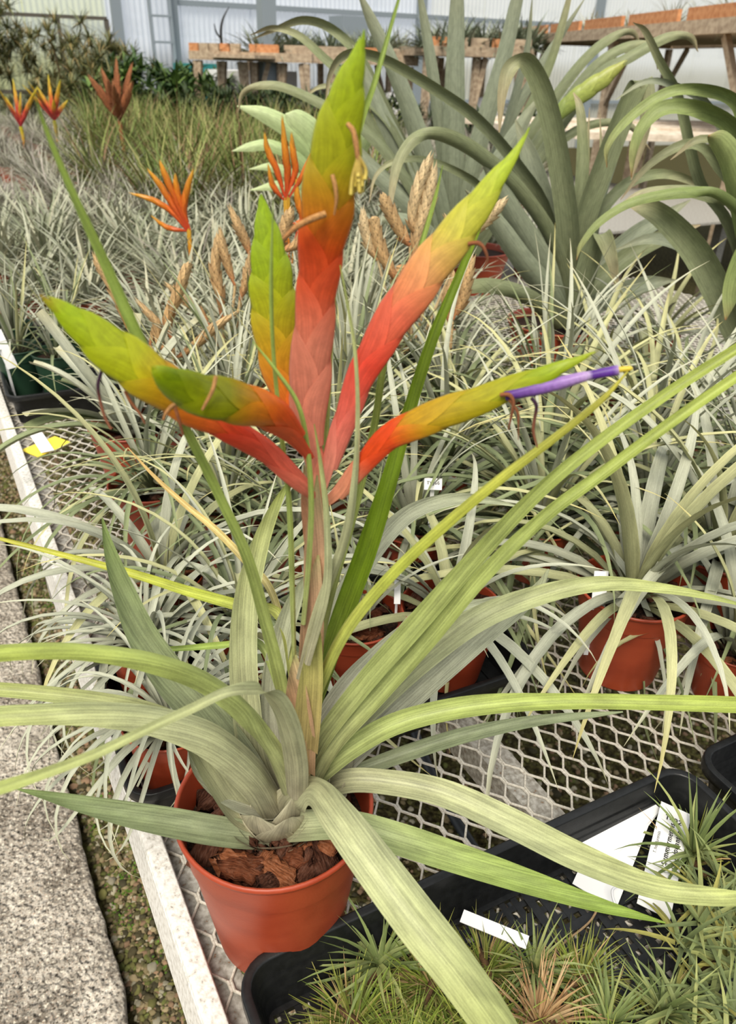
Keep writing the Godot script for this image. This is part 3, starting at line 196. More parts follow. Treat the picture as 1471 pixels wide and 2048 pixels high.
const ORANGE_B := [
	["orange", [.9893,.3499,-2.3127,-.0047,.0005,-.0021,.995,.4204,-2.3095,-.0084,.0001,-.0036,.9901,.4885,-2.3122,-.0085,-.0007,-.0036,.9838,.587,-2.3158,-.0014,-.0001,-.0006]],
	["orange", [.9868,.357,-2.3141,-.0042,-.0013,-.0016,.969,.4265,-2.3242,-.0073,-.0028,-.0027,.945,.4871,-2.3377,-.0074,-.0025,-.0028,.9378,.5374,-2.3418,-.0012,-.0002,-.0005]],
	["orange", [.9923,.3643,-2.311,-.0039,.0017,-.0019,1.0147,.428,-2.2983,-.0074,.0013,-.0034,1.0095,.4891,-2.3013,-.0076,-.0007,-.0033,1.0067,.5396,-2.3028,-.0012,-.0001,-.0005]],
	["orange", [.9975,.3573,-2.3081,-.003,.0023,-.0017,1.0274,.4076,-2.2911,-.0055,.0039,-.003,1.0543,.4635,-2.2759,-.0057,.0037,-.0031,1.0752,.5046,-2.2641,-.0009,.0006,-.0005]],
	["orange", [.984,.3497,-2.3157,-.0031,-.0026,-.0009,.9548,.3913,-2.3322,-.0069,-.0032,-.0024,.9438,.4532,-2.3384,-.0011,-.0002,-.0004]],
	["orange", [1.011,.2334,-2.3004,-.0043,.002,-.0023,1.0323,.2935,-2.2883,-.0085,.0008,-.004,1.0199,.3509,-2.2954,-.0087,-.0013,-.0037,1.0172,.4212,-2.2969,-.0014,-.0001,-.0006]],
	["orange", [.9909,.2478,-2.3118,-.0028,.0026,-.0018,1.0118,.2781,-2.2999,-.0036,.0061,-.0028,1.0457,.2939,-2.2807,-.0024,.0069,-.0024,1.0687,.3092,-2.2678,-.0005,.0011,-.0004]],
]
const BUD := [
	["bud", [1.7168,.5556,-2.016,-.0073,.0081,-.0069,1.7611,.6173,-1.9909,-.0118,.0151,-.0112,1.8009,.6566,-1.9684,-.0109,.019,-.0106,1.8523,.6981,-1.9393,-.009,.0163,-.0088,1.9008,.7425,-1.9118,-.0017,.0029,-.0017]],
]

var taken := {}
var M := {}
var cam_x: Vector3
var cam_y: Vector3
var cam_f: Vector3
var rng := RandomNumberGenerator.new()

func _ready() -> void:
	set_view()
	make_materials()
	build_setting()
	build_near_bench()
	build_hero()
	build_trays()
	build_giants()
	build_near_plants()
	build_far_plants()
	build_tray_plants()
	build_cards()
	build_background()

# ------------------------------------------------------------------ camera, sky, light
func set_view() -> void:
	var yaw := deg_to_rad(YAW)
	var pitch := deg_to_rad(PITCH)
	var ahead := Vector3(sin(yaw), 0, -cos(yaw))
	var right := Vector3(cos(yaw), 0, sin(yaw))
	cam_f = ahead * cos(pitch) - Vector3.UP * sin(pitch)
	var up := Vector3.UP * cos(pitch) + ahead * sin(pitch)
	cam_x = right * cos(ROLL) + up * sin(ROLL)
	cam_y = -right * sin(ROLL) + up * cos(ROLL)
	var cam := Camera3D.new()
	cam.name = "camera"
	add_child(cam)
	var lens := CameraAttributesPhysical.new()
	lens.frustum_focal_length = 12.0 * FOCAL / 1024.0
	lens.exposure_aperture = 6.4
	lens.frustum_focus_distance = 0.78
	lens.frustum_near = 0.02
	lens.frustum_far = 100.0
	cam.attributes = lens
	cam.fov = rad_to_deg(2.0 * atan(1024.0 / FOCAL))
	cam.near = 0.02
	cam.far = 100.0
	cam.transform = Transform3D(Basis(cam_x, cam_y, -cam_f), EYE)
	cam.current = true
	var env := Environment.new()
	var sky := Sky.new()
	var sm := ProceduralSkyMaterial.new()
	sm.sky_top_color = Color(0.97, 0.985, 1.0)
	sm.sky_horizon_color = Color(0.93, 0.955, 0.98)
	sm.ground_bottom_color = Color(0.3, 0.3, 0.26)
	sm.ground_horizon_color = Color(0.5, 0.5, 0.45)
	sm.sun_angle_max = 1.0
	sky.sky_material = sm
	env.background_mode = Environment.BG_SKY
	env.sky = sky
	env.background_energy_multiplier = 0.72
	env.tonemap_mode = Environment.TONE_MAPPER_LINEAR
	env.tonemap_exposure = 1.27
	env.sdfgi_enabled = true
	env.ssao_enabled = true
	env.ssil_enabled = true
	var we := WorldEnvironment.new()
	we.name = "world"
	we.environment = env
	add_child(we)
	var sun := DirectionalLight3D.new()
	sun.name = "sun"
	sun.light_energy = 1.05
	sun.light_color = Color(1.0, 0.97, 0.91)
	sun.light_angular_distance = 30.0
	sun.shadow_enabled = true
	add_child(sun)
	sun.look_at_from_position(Vector3(-1.2, 2.4, 0.7), Vector3(0.0, 0.0, -0.6))

func screen(p: Vector3) -> Vector2:
	var d := p - EYE
	var z := d.dot(cam_f)
	if z < 0.05:
		return Vector2(-9999, -9999)
	return Vector2(735.5 + FOCAL * d.dot(cam_x) / z, 1024.0 - FOCAL * d.dot(cam_y) / z)

# ------------------------------------------------------------------ helpers
func numbered(n: String) -> String:
	if not taken.has(n):
		taken[n] = 0
		return n
	taken[n] += 1
	return "%s_%03d" % [n, taken[n]]

func tag(o: Node, label: String, category: String, group := "", kind := "") -> void:
	if label: o.set_meta("label", label)
	if category: o.set_meta("category", category)
	if group: o.set_meta("group", group)
	if kind: o.set_meta("kind", kind)

func thing(called: String, label: String, category: String, at := Vector3.ZERO, turn := 0.0, group := "") -> Node3D:
	var o := Node3D.new()
	o.name = numbered(called)
	add_child(o)
	o.position = at
	o.rotation.y = turn
	tag(o, label, category, group)
	return o

func setting(called: String) -> Node3D:
	var o := Node3D.new()
	o.name = numbered(called)
	add_child(o)
	o.set_meta("kind", "structure")
	return o

func part(called: String, mesh: Mesh, mat: Material, parent: Node, xf := Transform3D(), stuff := false) -> MeshInstance3D:
	var o := MeshInstance3D.new()
	o.name = called
	o.mesh = mesh
	o.material_override = mat
	parent.add_child(o, true)
	o.transform = xf
	if stuff: o.set_meta("kind", "stuff")
	return o

func solo(called: String, mesh: Mesh, mat: Material, label: String, category: String, xf := Transform3D(), group := "", kind := "") -> MeshInstance3D:
	var o := MeshInstance3D.new()
	o.name = numbered(called)
	o.mesh = mesh
	o.material_override = mat
	add_child(o)
	o.transform = xf
	tag(o, label, category, group, kind)
	return o

func lin(r: float, g: float, b: float) -> Color:
	return Color(r / 255.0, g / 255.0, b / 255.0).srgb_to_linear()

func srgb(r: float, g: float, b: float) -> Color:
	return Color(r / 255.0, g / 255.0, b / 255.0)

class Geo:
	var v := PackedVector3Array()
	var n := PackedVector3Array()
	var c := PackedColorArray()
	var uv := PackedVector2Array()
	var ix := PackedInt32Array()
	func grid(rows: int, cols: int, pos: PackedVector3Array, col: PackedColorArray, uvs: PackedVector2Array, wrap := false) -> void:
		var base := v.size()
		for i in rows:
			for j in cols:
				var k := i * cols + j
				var ja := j - 1 if j > 0 else (cols - 2 if wrap else 0)
				var jb := j + 1 if j < cols - 1 else (1 if wrap else cols - 1)
				var du := pos[i * cols + jb] - pos[i * cols + ja]
				if du.length_squared() < 1e-12:
					var near := i + 1 if i < rows / 2 else i - 1
					du = pos[near * cols + jb] - pos[near * cols + ja]
				var dv := pos[mini(i + 1, rows - 1) * cols + j] - pos[maxi(i - 1, 0) * cols + j]
				var nn := du.cross(dv)
				if nn.length_squared() < 1e-20:
					nn = Vector3.UP
				n.append(nn.normalized())
		v.append_array(pos)
		c.append_array(col)
		uv.append_array(uvs)
		for i in rows - 1:
			for j in cols - 1:
				var a := base + i * cols + j
				ix.append_array([a, a + cols, a + 1, a + 1, a + cols, a + cols + 1])
	func box(t: Transform3D, s: Vector3, col := Color.WHITE) -> void:
		for f in [[Vector3.RIGHT, Vector3.UP, Vector3.BACK], [Vector3.LEFT, Vector3.UP, Vector3.FORWARD], [Vector3.UP, Vector3.BACK, Vector3.RIGHT], [Vector3.DOWN, Vector3.BACK, Vector3.LEFT], [Vector3.BACK, Vector3.UP, Vector3.LEFT], [Vector3.FORWARD, Vector3.UP, Vector3.RIGHT]]:
			var b := v.size()
			var nn: Vector3 = (t.basis * f[0]).normalized()
			for q in [[-1, -1], [1, -1], [1, 1], [-1, 1]]:
				var p: Vector3 = (f[0] + f[1] * q[1] + f[2] * q[0]) * s * 0.5
				v.append(t * p)
				n.append(nn)
				c.append(col)
				uv.append(Vector2(p.x + p.z, p.y + p.z))
			ix.append_array([b, b + 1, b + 2, b, b + 2, b + 3])
	func done() -> ArrayMesh:
		var a := []
		a.resize(Mesh.ARRAY_MAX)
		a[Mesh.ARRAY_VERTEX] = v
		a[Mesh.ARRAY_NORMAL] = n
		a[Mesh.ARRAY_COLOR] = c
		a[Mesh.ARRAY_TEX_UV] = uv
		a[Mesh.ARRAY_INDEX] = ix
		var m := ArrayMesh.new()
		m.add_surface_from_arrays(Mesh.PRIMITIVE_TRIANGLES, a)
		return m

func spline(p: PackedVector3Array, t: float) -> Vector3:
	var n := p.size()
	var f := clampf(t, 0.0, 1.0) * (n - 1)
	var i := mini(int(f), n - 2)
	var u := f - i
	var a := p[i - 1] if i > 0 else p[0] * 2.0 - p[1]
	var d := p[i + 2] if i < n - 2 else p[n - 1] * 2.0 - p[n - 2]
	return p[i].cubic_interpolate(p[i + 1], a, d, u)

func ramp(stops: Array, t: float) -> Color:
	for i in stops.size() - 1:
		if t <= stops[i + 1][0]:
			var u: float = clampf((t - stops[i][0]) / maxf(stops[i + 1][0] - stops[i][0], 1e-5), 0, 1)
			return stops[i][1].lerp(stops[i + 1][1], u)
	return stops[-1][1]

func split(d: Array) -> Array:
	var p := PackedVector3Array()
	var w := PackedVector3Array()
	for k in range(0, d.size(), 6):
		p.append(Vector3(d[k], d[k + 1], d[k + 2]))
		w.append(Vector3(d[k + 3], d[k + 4], d[k + 5]))
	return [p, w]

# a blade along control points with half-width vectors, trough shaped, with a midrib crease
func blade(d: Array, stops: Array, cup: float, origin: Vector3, inner: Vector3, per := 5, across := 7) -> ArrayMesh:
	var pw := split(d)
	var p: PackedVector3Array = pw[0]
	var w: PackedVector3Array = pw[1]
	var rows := (p.size() - 1) * per + 1
	var pos := PackedVector3Array()
	var col := PackedColorArray()
	var uvs := PackedVector2Array()
	var last := Vector3.ZERO
	var run := 0.0
	var off := fposmod(p[0].x * 37.0 + p[p.size() - 1].z * 53.0, 1.0)
	for i in rows:
		var t := float(i) / (rows - 1)
		var c := spline(p, t)
		var hw := spline(w, t)
		var tan := spline(p, minf(t + 0.01, 1.0)) - spline(p, maxf(t - 0.01, 0.0))
		var nn := tan.cross(hw).normalized()
		if last == Vector3.ZERO:
			var out := Vector3(c.x - inner.x, 0, c.z - inner.z).normalized()
			if nn.dot(Vector3.UP - out * 0.8) < 0.0: nn = -nn
		elif nn.dot(last) < 0.0:
			nn = -nn
		if i > 0: run += (c - origin).distance_to(pos[(i - 1) * across + across / 2])
		last = nn
		var h := hw.length()
		var cc := ramp(stops, t)
		for j in across:
			var x := 2.0 * j / (across - 1) - 1.0
			var lift := cup * h * (x * x - 0.12) + 0.10 * h * absf(x)
			pos.append(c - origin + hw * x * (1.0 - 0.12 * cup * x * x) + nn * lift)
			var edge := 1.0 + (0.07 if absf(x) > 0.9 else 0.0)
			col.append(Color(cc.r * edge, cc.g * edge, cc.b * edge))
			uvs.append(Vector2(off + 0.5 * float(j) / (across - 1) * minf(h / 0.012, 1.6), run * 4.0 + off))
	var g := Geo.new()
	g.grid(rows, across, pos, col, uvs)
	return g.done()

func tube(pts: PackedVector3Array, radii: Array, sides: int, cols: Array, steps := 24) -> ArrayMesh:
	var g := Geo.new()
	tube_to(g, pts, radii, sides, cols, steps)
	return g.done()

func tube_to(g: Geo, pts: PackedVector3Array, radii: Array, sides: int, cols: Array, steps := 24) -> void:
	var pos := PackedVector3Array()
	var col := PackedColorArray()
	var uvs := PackedVector2Array()
	var side := Vector3.ZERO
	for i in steps + 1:
		var t := float(i) / steps
		var c := spline(pts, t)
		var tan := (spline(pts, minf(t + 0.01, 1.0)) - spline(pts, maxf(t - 0.01, 0.0))).normalized()
		if side == Vector3.ZERO:
			side = tan.cross(Vector3.UP if absf(tan.y) < 0.9 else Vector3.RIGHT).normalized()
		side = (side - tan * side.dot(tan)).normalized()
		var up := tan.cross(side)
		var f := t * (radii.size() - 1)
		var k := mini(int(f), radii.size() - 2)
		var r: float = lerpf(radii[k], radii[k + 1], f - k)
		var cc: Color = ramp(cols, t)
		for j in sides + 1:
			var a := TAU * j / sides
			pos.append(c + (side * cos(a) + up * sin(a)) * r)
			col.append(cc)
			uvs.append(Vector2(float(j) / sides, t * 3.0))
	g.grid(steps + 1, sides + 1, pos, col, uvs, true)

func lathe(profile: Array, sides := 48, col := Color.WHITE) -> ArrayMesh:
	var g := Geo.new()
	lathe_to(g, profile, sides, col, Vector3.ZERO)
	return g.done()

func lathe_to(g: Geo, profile: Array, sides: int, col: Color, at: Vector3) -> void:
	var pos := PackedVector3Array()
	var cols := PackedColorArray()
	var uvs := PackedVector2Array()
	var n := profile.size()
	for i in n:
		for j in sides + 1:
			var a := TAU * j / sides
			pos.append(at + Vector3(cos(a) * profile[i][0], profile[i][1], sin(a) * profile[i][0]))
			cols.append(col)
			uvs.append(Vector2(float(j) / sides * 3.0, float(i) / n))
	g.grid(n, sides + 1, pos, cols, uvs, true)

# smooth lathe normals are kept crisp by doubling profile points that lie close together
func pot_mesh(r: float, h: float) -> ArrayMesh:
	var b := r * 0.70
	return lathe([[0.001, 0.0], [b * 0.96, 0.0], [b, 0.003], [r * 0.90, h * 0.76], [r * 0.905, h * 0.765], [r * 0.925, h * 0.775], [r * 0.965, h * 0.962], [r * 0.975, h * 0.967], [r * 1.0, h * 0.972], [r * 1.005, h * 0.985], [r * 0.995, h], [r * 0.97, h], [r * 0.955, h * 0.985], [r * 0.93, h * 0.90], [r * 0.90, h * 0.80], [b * 0.95, 0.006], [0.001, 0.005]], 56)

# ------------------------------------------------------------------ materials
func noise(freq: float, octaves := 4, sd := 1) -> FastNoiseLite:
	var n := FastNoiseLite.new()
	n.seed = sd
	n.noise_type = FastNoiseLite.TYPE_SIMPLEX
	n.frequency = freq
	n.fractal_octaves = octaves
	return n

func noise_tex(freq: float, stops: Array, size := 512, octaves := 5, sd := 1) -> NoiseTexture2D:
	var t := NoiseTexture2D.new()
	t.width = size
	t.height = size
	t.seamless = true
	t.noise = noise(freq, octaves, sd)
	var g := Gradient.new()
	g.offsets = PackedFloat32Array(stops.map(func(s): return s[0]))
	g.colors = PackedColorArray(stops.map(func(s): return s[1]))
	t.color_ramp = g
	return t

func noise_normal(freq: float, strength: float, size := 512, sd := 3) -> NoiseTexture2D:
	var t := NoiseTexture2D.new()
	t.width = size
	t.height = size
	t.seamless = true
	t.noise = noise(freq, 5, sd)
	t.as_normal_map = true
	t.bump_strength = strength
	return t

func streaks(w: int, h: int, deep: float, sd: int) -> ImageTexture:
	var im := Image.create(w, h, false, Image.FORMAT_RGB8)
	var a := noise(0.11, 2, sd)
	var b := noise(0.05, 4, sd + 7)
	var r := RandomNumberGenerator.new()
	r.seed = sd
	for y in h:
		var q := TAU * y / h
		for x in w:
			var u := TAU * x / w
			var line := a.get_noise_3d(cos(u) * 42.0, sin(u) * 42.0, sin(q) * 3.0)
			var blot := b.get_noise_3d(cos(u) * 16.0 + cos(q) * 22.0, sin(u) * 16.0, sin(q) * 22.0)
			var k := clampf(0.87 + deep * (0.45 * line + 0.40 * blot + 0.16 * r.randf_range(-1.0, 1.0)), 0.0, 1.0)
			im.set_pixel(x, y, Color(k, k, k * 0.985))
	return ImageTexture.create_from_image(im)

func plain(col: Color, rough := 0.6, spec := 0.5, metal := 0.0) -> StandardMaterial3D:
	var m := StandardMaterial3D.new()
	m.albedo_color = col
	m.roughness = rough
	m.metallic = metal
	m.metallic_specular = spec
	m.cull_mode = BaseMaterial3D.CULL_DISABLED
	return m

func leafy(tex: Texture2D, rough: float, back: float, tint := Color.WHITE) -> StandardMaterial3D:
	var m := plain(tint, rough, 0.4)
	m.vertex_color_use_as_albedo = true
	m.albedo_texture = tex
	if back > 0.0:
		m.backlight_enabled = true
		m.backlight = Color(back, back, back * 0.8)
	return m

func mapped(col: Texture2D, scale: float, rough: float, nrm: Texture2D = null, nscale := 1.0, spec := 0.4) -> StandardMaterial3D:
	var m := plain(Color.WHITE, rough, spec)
	m.albedo_texture = col
	m.uv1_triplanar = true
	m.uv1_world_triplanar = true
	m.uv1_scale = Vector3.ONE * scale
	if nrm:
		m.normal_enabled = true
		m.normal_texture = nrm
		m.normal_scale = nscale
	return m

func make_materials() -> void:
	var st := streaks(192, 384, 0.30, 5)
	var fine := streaks(96, 192, 0.22, 11)
	M.leaf = leafy(st, 0.48, 0.22)
	M.blade = leafy(fine, 0.55, 0.2)
	M.silver = leafy(fine, 0.62, 0.16)
	M.bract = leafy(streaks(128, 128, 0.16, 21), 0.36, 0.3)
	M.dry = leafy(streaks(96, 96, 0.5, 31), 0.85, 0.1)
	M.petal = leafy(fine, 0.4, 0.25)
	var clay := noise_tex(0.012, [[0.0, srgb(142, 54, 30)], [0.5, srgb(160, 65, 38)], [1.0, srgb(172, 74, 44)]], 256, 4, 4)
	M.clay = mapped(clay, 5.0, 0.42, noise_normal(0.2, 1.0, 256), 0.12, 0.5)
	M.clay.uv1_world_triplanar = false
	M.green_pot = plain(srgb(38, 66, 48), 0.45)
	M.tray = mapped(noise_tex(0.05, [[0.0, srgb(17, 18, 19)], [1.0, srgb(31, 32, 33)]], 256, 4, 6), 6.0, 0.38, noise_normal(0.3, 1.0, 256), 0.1, 0.45)
	M.soil = mapped(noise_tex(0.05, [[0.0, srgb(22, 15, 11)], [0.6, srgb(52, 34, 24)], [1.0, srgb(84, 56, 38)]], 256), 14.0, 0.95, noise_normal(0.06, 8.0, 256), 1.0)
	M.bark = []
	for k in 4:
		var b: Color = [srgb(98, 52, 31), srgb(64, 35, 23), srgb(122, 70, 42), srgb(84, 50, 36)][k]
		var mm := mapped(noise_tex(0.03, [[0.0, b.darkened(0.55)], [0.45, b], [1.0, b.lightened(0.18)]], 256, 5, 40 + k), 0.55, 0.9, noise_normal(0.05, 10.0, 256, 60 + k), 1.0, 0.25)
		mm.uv1_world_triplanar = false
		mm.uv1_scale = Vector3(0.16, 0.9, 0.9)
		M.bark.append(mm)
	M.rail = mapped(noise_tex(0.03, [[0.0, srgb(120, 116, 108)], [0.16, srgb(200, 196, 188)], [0.5, srgb(222, 219, 212)], [1.0, srgb(238, 236, 232)]], 512, 6, 9), 7.0, 0.5, noise_normal(0.08, 3.0, 256), 0.3)
	M.zinc = mapped(noise_tex(0.02, [[0.0, srgb(120, 74, 44)], [0.17, srgb(128, 124, 116)], [0.6, srgb(158, 155, 148)], [1.0, srgb(184, 182, 176)]], 512, 5, 12), 9.0, 0.55)
	M.mesh = mapped(noise_tex(0.04, [[0.0, srgb(110, 92, 74)], [0.25, srgb(186, 180, 168)], [1.0, srgb(222, 218, 208)]], 512, 5, 14), 11.0, 0.6)
	M.concrete = mapped(concrete_tex(), 0.95, 0.95, noise_normal(0.12, 6.0, 512, 18), 0.9, 0.2)
	M.earth = mapped(noise_tex(0.03, [[0.0, srgb(36, 32, 20)], [0.45, srgb(70, 64, 40)], [0.75, srgb(88, 86, 50)], [1.0, srgb(112, 104, 72)]], 512, 6, 22), 2.4, 0.95, noise_normal(0.08, 8.0, 256), 1.0, 0.2)
	M.pebble = plain(Color.WHITE, 0.8, 0.3)
	M.pebble.vertex_color_use_as_albedo = true
	M.wood = mapped(noise_tex(0.02, [[0.0, srgb(136, 116, 98)], [0.5, srgb(176, 156, 132)], [1.0, srgb(200, 182, 158)]], 256, 5, 24), 3.0, 0.85)
	M.fresh_wood = mapped(noise_tex(0.02, [[0.0, srgb(172, 110, 70)], [0.5, srgb(198, 138, 94)], [1.0, srgb(214, 160, 116)]], 256, 5, 25), 3.0, 0.8)
	M.white_wood = mapped(noise_tex(0.02, [[0.0, srgb(176, 160, 140)], [0.5, srgb(214, 200, 182)], [1.0, srgb(232, 222, 206)]], 256, 5, 26), 2.0, 0.8)
	M.steel = plain(srgb(132, 142, 150), 0.5)
	M.dark_steel = plain(srgb(86, 80, 72), 0.6)
	M.dark = plain(srgb(28, 28, 28), 0.6)
	M.hose = plain(srgb(40, 44, 48), 0.5)
	M.paper = plain(srgb(240, 240, 240), 0.55)
	M.yellow = plain(srgb(246, 226, 78), 0.6)
	M.ink = plain(srgb(28, 28, 30), 0.7)
	M.white = plain(srgb(232, 232, 234), 0.6)
	M.teal = plain(srgb(38, 128, 128), 0.5)
	M.panel = panel_mat(srgb(233, 239, 247))
	M.panel_green = panel_mat(srgb(226, 232, 176))
	M.panel_right = panel_mat(srgb(238, 238, 226))
	M.foliage = leafy(fine, 0.55, 0.2)

func panel_mat(c: Color) -> StandardMaterial3D:
	var m := mapped(noise_tex(0.008, [[0.0, c.darkened(0.12)], [0.4, c], [1.0, c.lightened(0.3)]], 256, 4, 70), 0.5, 0.5)
	m.backlight_enabled = true
	m.backlight = Color(0.8, 0.82, 0.86)
	m.transparency = BaseMaterial3D.TRANSPARENCY_ALPHA
	m.albedo_color = Color(1, 1, 1, 0.58)
	return m

func concrete_tex() -> ImageTexture:
	var size := 1024
	var im := Image.create(size, size, false, Image.FORMAT_RGB8)
	var big := noise(0.004, 5, 101).get_seamless_image(size, size)
	var mid := noise(0.03, 4, 102).get_seamless_image(size, size)
	var fin := noise(0.2, 2, 103).get_seamless_image(size, size)
	var spot := noise(0.08, 2, 104).get_seamless_image(size, size)
	for y in size:
		for x in size:
			var f := fin.get_pixel(x, y).r
			var k := 0.5 + 0.8 * (big.get_pixel(x, y).r - 0.5) + 0.6 * (mid.get_pixel(x, y).r - 0.5) + 0.35 * (f - 0.5)
			var c := Color(0.42, 0.39, 0.35).lerp(Color(0.86, 0.83, 0.78), clampf(k, 0, 1))
			var s := spot.get_pixel(x, y).r
			if s > 0.78: c = c.lerp(Color(0.90, 0.87, 0.80), 0.7)
			elif s < 0.2: c = c.lerp(Color(0.24, 0.22, 0.19), 0.7)
			elif f > 0.84: c = c.lerp(Color(0.52, 0.35, 0.25), 0.6)
			im.set_pixel(x, y, c)
	return ImageTexture.create_from_image(im)

# ------------------------------------------------------------------ ground, path, back wall
func build_setting() -> void:
	var g := Geo.new()
	g.box(Transform3D(Basis(), Vector3(6, GROUND - 0.05, -5)), Vector3(40, 0.1, 40))
	var ground := part("floor", g.done(), M.earth, self)
	taken["floor"] = 0
	ground.set_meta("kind", "structure")
	# concrete path with a chipped edge
	var pos := PackedVector3Array()
	var col := PackedColorArray()
	var uvs := PackedVector2Array()
	var edge := noise(2.2, 4, 5)
	var rough := noise(9.0, 3, 8)
	var steps := 420
	for i in steps + 1:
		var z := 0.4 - 15.0 * pow(float(i) / steps, 1.6)
		var e := 0.004 * edge.get_noise_1d(z) + 0.004 * rough.get_noise_1d(z * 3.0)
		for q in [[-3.0, -0.70], [-0.03 + e, -0.70], [-0.008 + e, -0.702], [0.004 + e * 1.3, -0.708], [0.006 + e * 1.5, -0.716], [0.004 + e, -0.78]]:
			pos.append(Vector3(q[0], q[1], z))
			col.append(Color.WHITE)
			uvs.append(Vector2(q[0], z))
	var pg := Geo.new()
	pg.grid(steps + 1, 6, pos, col, uvs)
	var path := part("path", pg.done(), M.concrete, self)
	taken["path"] = 0
	tag(path, "worn grey concrete path along the left of the bench", "path", "", "structure")
	# gravel: pebbles nobody could count
	rng.seed = 77
	var shapes := []
	for k in 3:
		var pb := Geo.new()
		var pp := PackedVector3Array()
		var pc := PackedColorArray()
		var pu := PackedVector2Array()
		var nz := noise(0.9, 2, 300 + k)
		for i in 6:
			for j in 8:
				var a := TAU * j / 7.0
				var b := PI * i / 5.0 - PI / 2.0
				var d := Vector3(cos(a) * cos(b), sin(b), sin(a) * cos(b))
				pp.append(d * Vector3(1.0, 0.6, 0.72) * (1.0 + 0.45 * nz.get_noise_3dv(d * 1.2)))
				pc.append(Color.WHITE)
				pu.append(Vector2.ZERO)
		pb.grid(6, 8, pp, pc, pu, true)
		shapes.append(pb.done())
	var tones := [lin(118, 106, 78), lin(86, 82, 54), lin(138, 124, 96), lin(72, 66, 46), lin(104, 102, 60), lin(128, 104, 82), lin(150, 144, 124), lin(92, 96, 52), lin(60, 56, 40)]
	for k in 3:
		var spots := []
		for i in 17000:
			var x := rng.randf_range(0.0, 0.30) if i % 3 else rng.randf_range(0.1, 1.9)
			var z := -0.45 - 4.2 * pow(rng.randf(), 1.5)
			if x < 0.012 + 0.004: continue
			var s := screen(Vector3(x, GROUND, z))
			if s.x < -40 or s.x > 1510 or s.y < 500 or s.y > 2120: continue
			spots.append(Vector3(x, GROUND + rng.randf_range(-0.002, 0.004), z))
		var mm := MultiMesh.new()
		mm.transform_format = MultiMesh.TRANSFORM_3D
		mm.use_colors = true
		mm.mesh = shapes[k]
		mm.instance_count = spots.size()
		for i in spots.size():
			var r := rng.randf_range(0.0035, 0.0085)
			if rng.randf() < 0.06: r *= 1.6
			mm.set_instance_transform(i, Transform3D(Basis.from_euler(Vector3(rng.randf_range(-0.5, 0.5), rng.randf() * TAU, rng.randf_range(-0.5, 0.5))).scaled(Vector3.ONE * r), spots[i]))
			var t: Color = tones[rng.randi() % tones.size()]
			mm.set_instance_color(i, t * rng.randf_range(0.75, 1.25))
		var mi := MultiMeshInstance3D.new()
		mi.name = numbered("gravel")
		mi.multimesh = mm
		mi.material_override = M.pebble
		add_child(mi)
		tag(mi, ["mossy brown gravel between the path and the bench", "olive gravel spread under the bench mesh", "grey pebbles scattered through the mossy gravel"][k], "gravel", "", "stuff")
	# moss: tiny leaves in patches
	var moss := Geo.new()
	for i in 46:
		var c := Vector3(rng.randf_range(0.02, 0.16), GROUND + 0.004, rng.randf_range(-2.6, -0.85))
		var spread := rng.randf_range(0.008, 0.03)
		for k in 26:
			var p := c + Vector3(rng.randfn() * spread, rng.randf() * 0.004, rng.randfn() * spread)
			if p.x < 0.015: continue
			var q := PackedVector3Array()
			var a := rng.randf() * TAU
			var u := Vector3(cos(a), 0.5, sin(a)) * rng.randf_range(0.003, 0.007)
			var w := Vector3(-sin(a), 0.1, cos(a)) * rng.randf_range(0.0015, 0.003)
			var cc := lin(74, 104, 34) * rng.randf_range(0.7, 1.3)
			moss.grid(3, 2, PackedVector3Array([p - w * 0.4, p + w * 0.4, p + u * 0.5 - w, p + u * 0.5 + w, p + u, p + u]), PackedColorArray([cc, cc, cc, cc, cc, cc]), PackedVector2Array([Vector2.ZERO, Vector2.ZERO, Vector2.ZERO, Vector2.ZERO, Vector2.ZERO, Vector2.ZERO]))
	solo("moss", moss.done(), M.pebble, "small green moss patches on the gravel strip", "moss", Transform3D(), "", "stuff")
	# corrugated translucent wall, one sheet after another
	var wall := setting("wall_back")
	var sheet := Geo.new()
	var sp := PackedVector3Array()
	var sc := PackedColorArray()
	var su := PackedVector2Array()
	var cols := 14 * 6 + 1
	for i in 2:
		for j in cols:
			sp.append(Vector3(0.0815 * j / 6.0, -0.78 + i * 4.6, 0.014 * sin(TAU * j / 6.0)))
			sc.append(Color.WHITE)
			su.append(Vector2(j, i))
	sheet.grid(2, cols, sp, sc, su)
	var sheet_mesh := sheet.done()
	for k in 21:
		var x := -2.6 + k * 1.12
		part("panel", sheet_mesh, M.panel_green if x < 2.6 else (M.panel_right if x > 8.4 else M.panel), wall, Transform3D(Basis(), Vector3(x, 0, WALL_Z - 0.004 * (k % 2))))
	# frame of the wall: posts, girt, door frame
	for q in [[3.15, 0.14, "dark"], [3.99, 0.12, "steel"], [8.35, 0.16, "steel"], [12.4, 0.16, "steel"]]:
		var pgm := Geo.new()
		pgm.box(Transform3D(), Vector3(q[1], 4.6, 0.1))
		var o := part("post", pgm.done(), M.steel, wall, Transform3D(Basis(), Vector3(q[0], 1.52, WALL_Z + 0.09)))
	var gm := Geo.new()
	gm.box(Transform3D(), Vector3(16.0, 0.07, 0.06))
	part("girt", gm.done(), M.steel, wall, Transform3D(Basis(), Vector3(12.0, 1.39, WALL_Z + 0.05)))
	var gm2 := Geo.new()
	gm2.box(Transform3D(), Vector3(16.0, 0.06, 0.05))
	part("girt", gm2.done(), M.steel, wall, Transform3D(Basis(), Vector3(12.0, 0.1, WALL_Z + 0.05)))
	var door := setting("door_1")
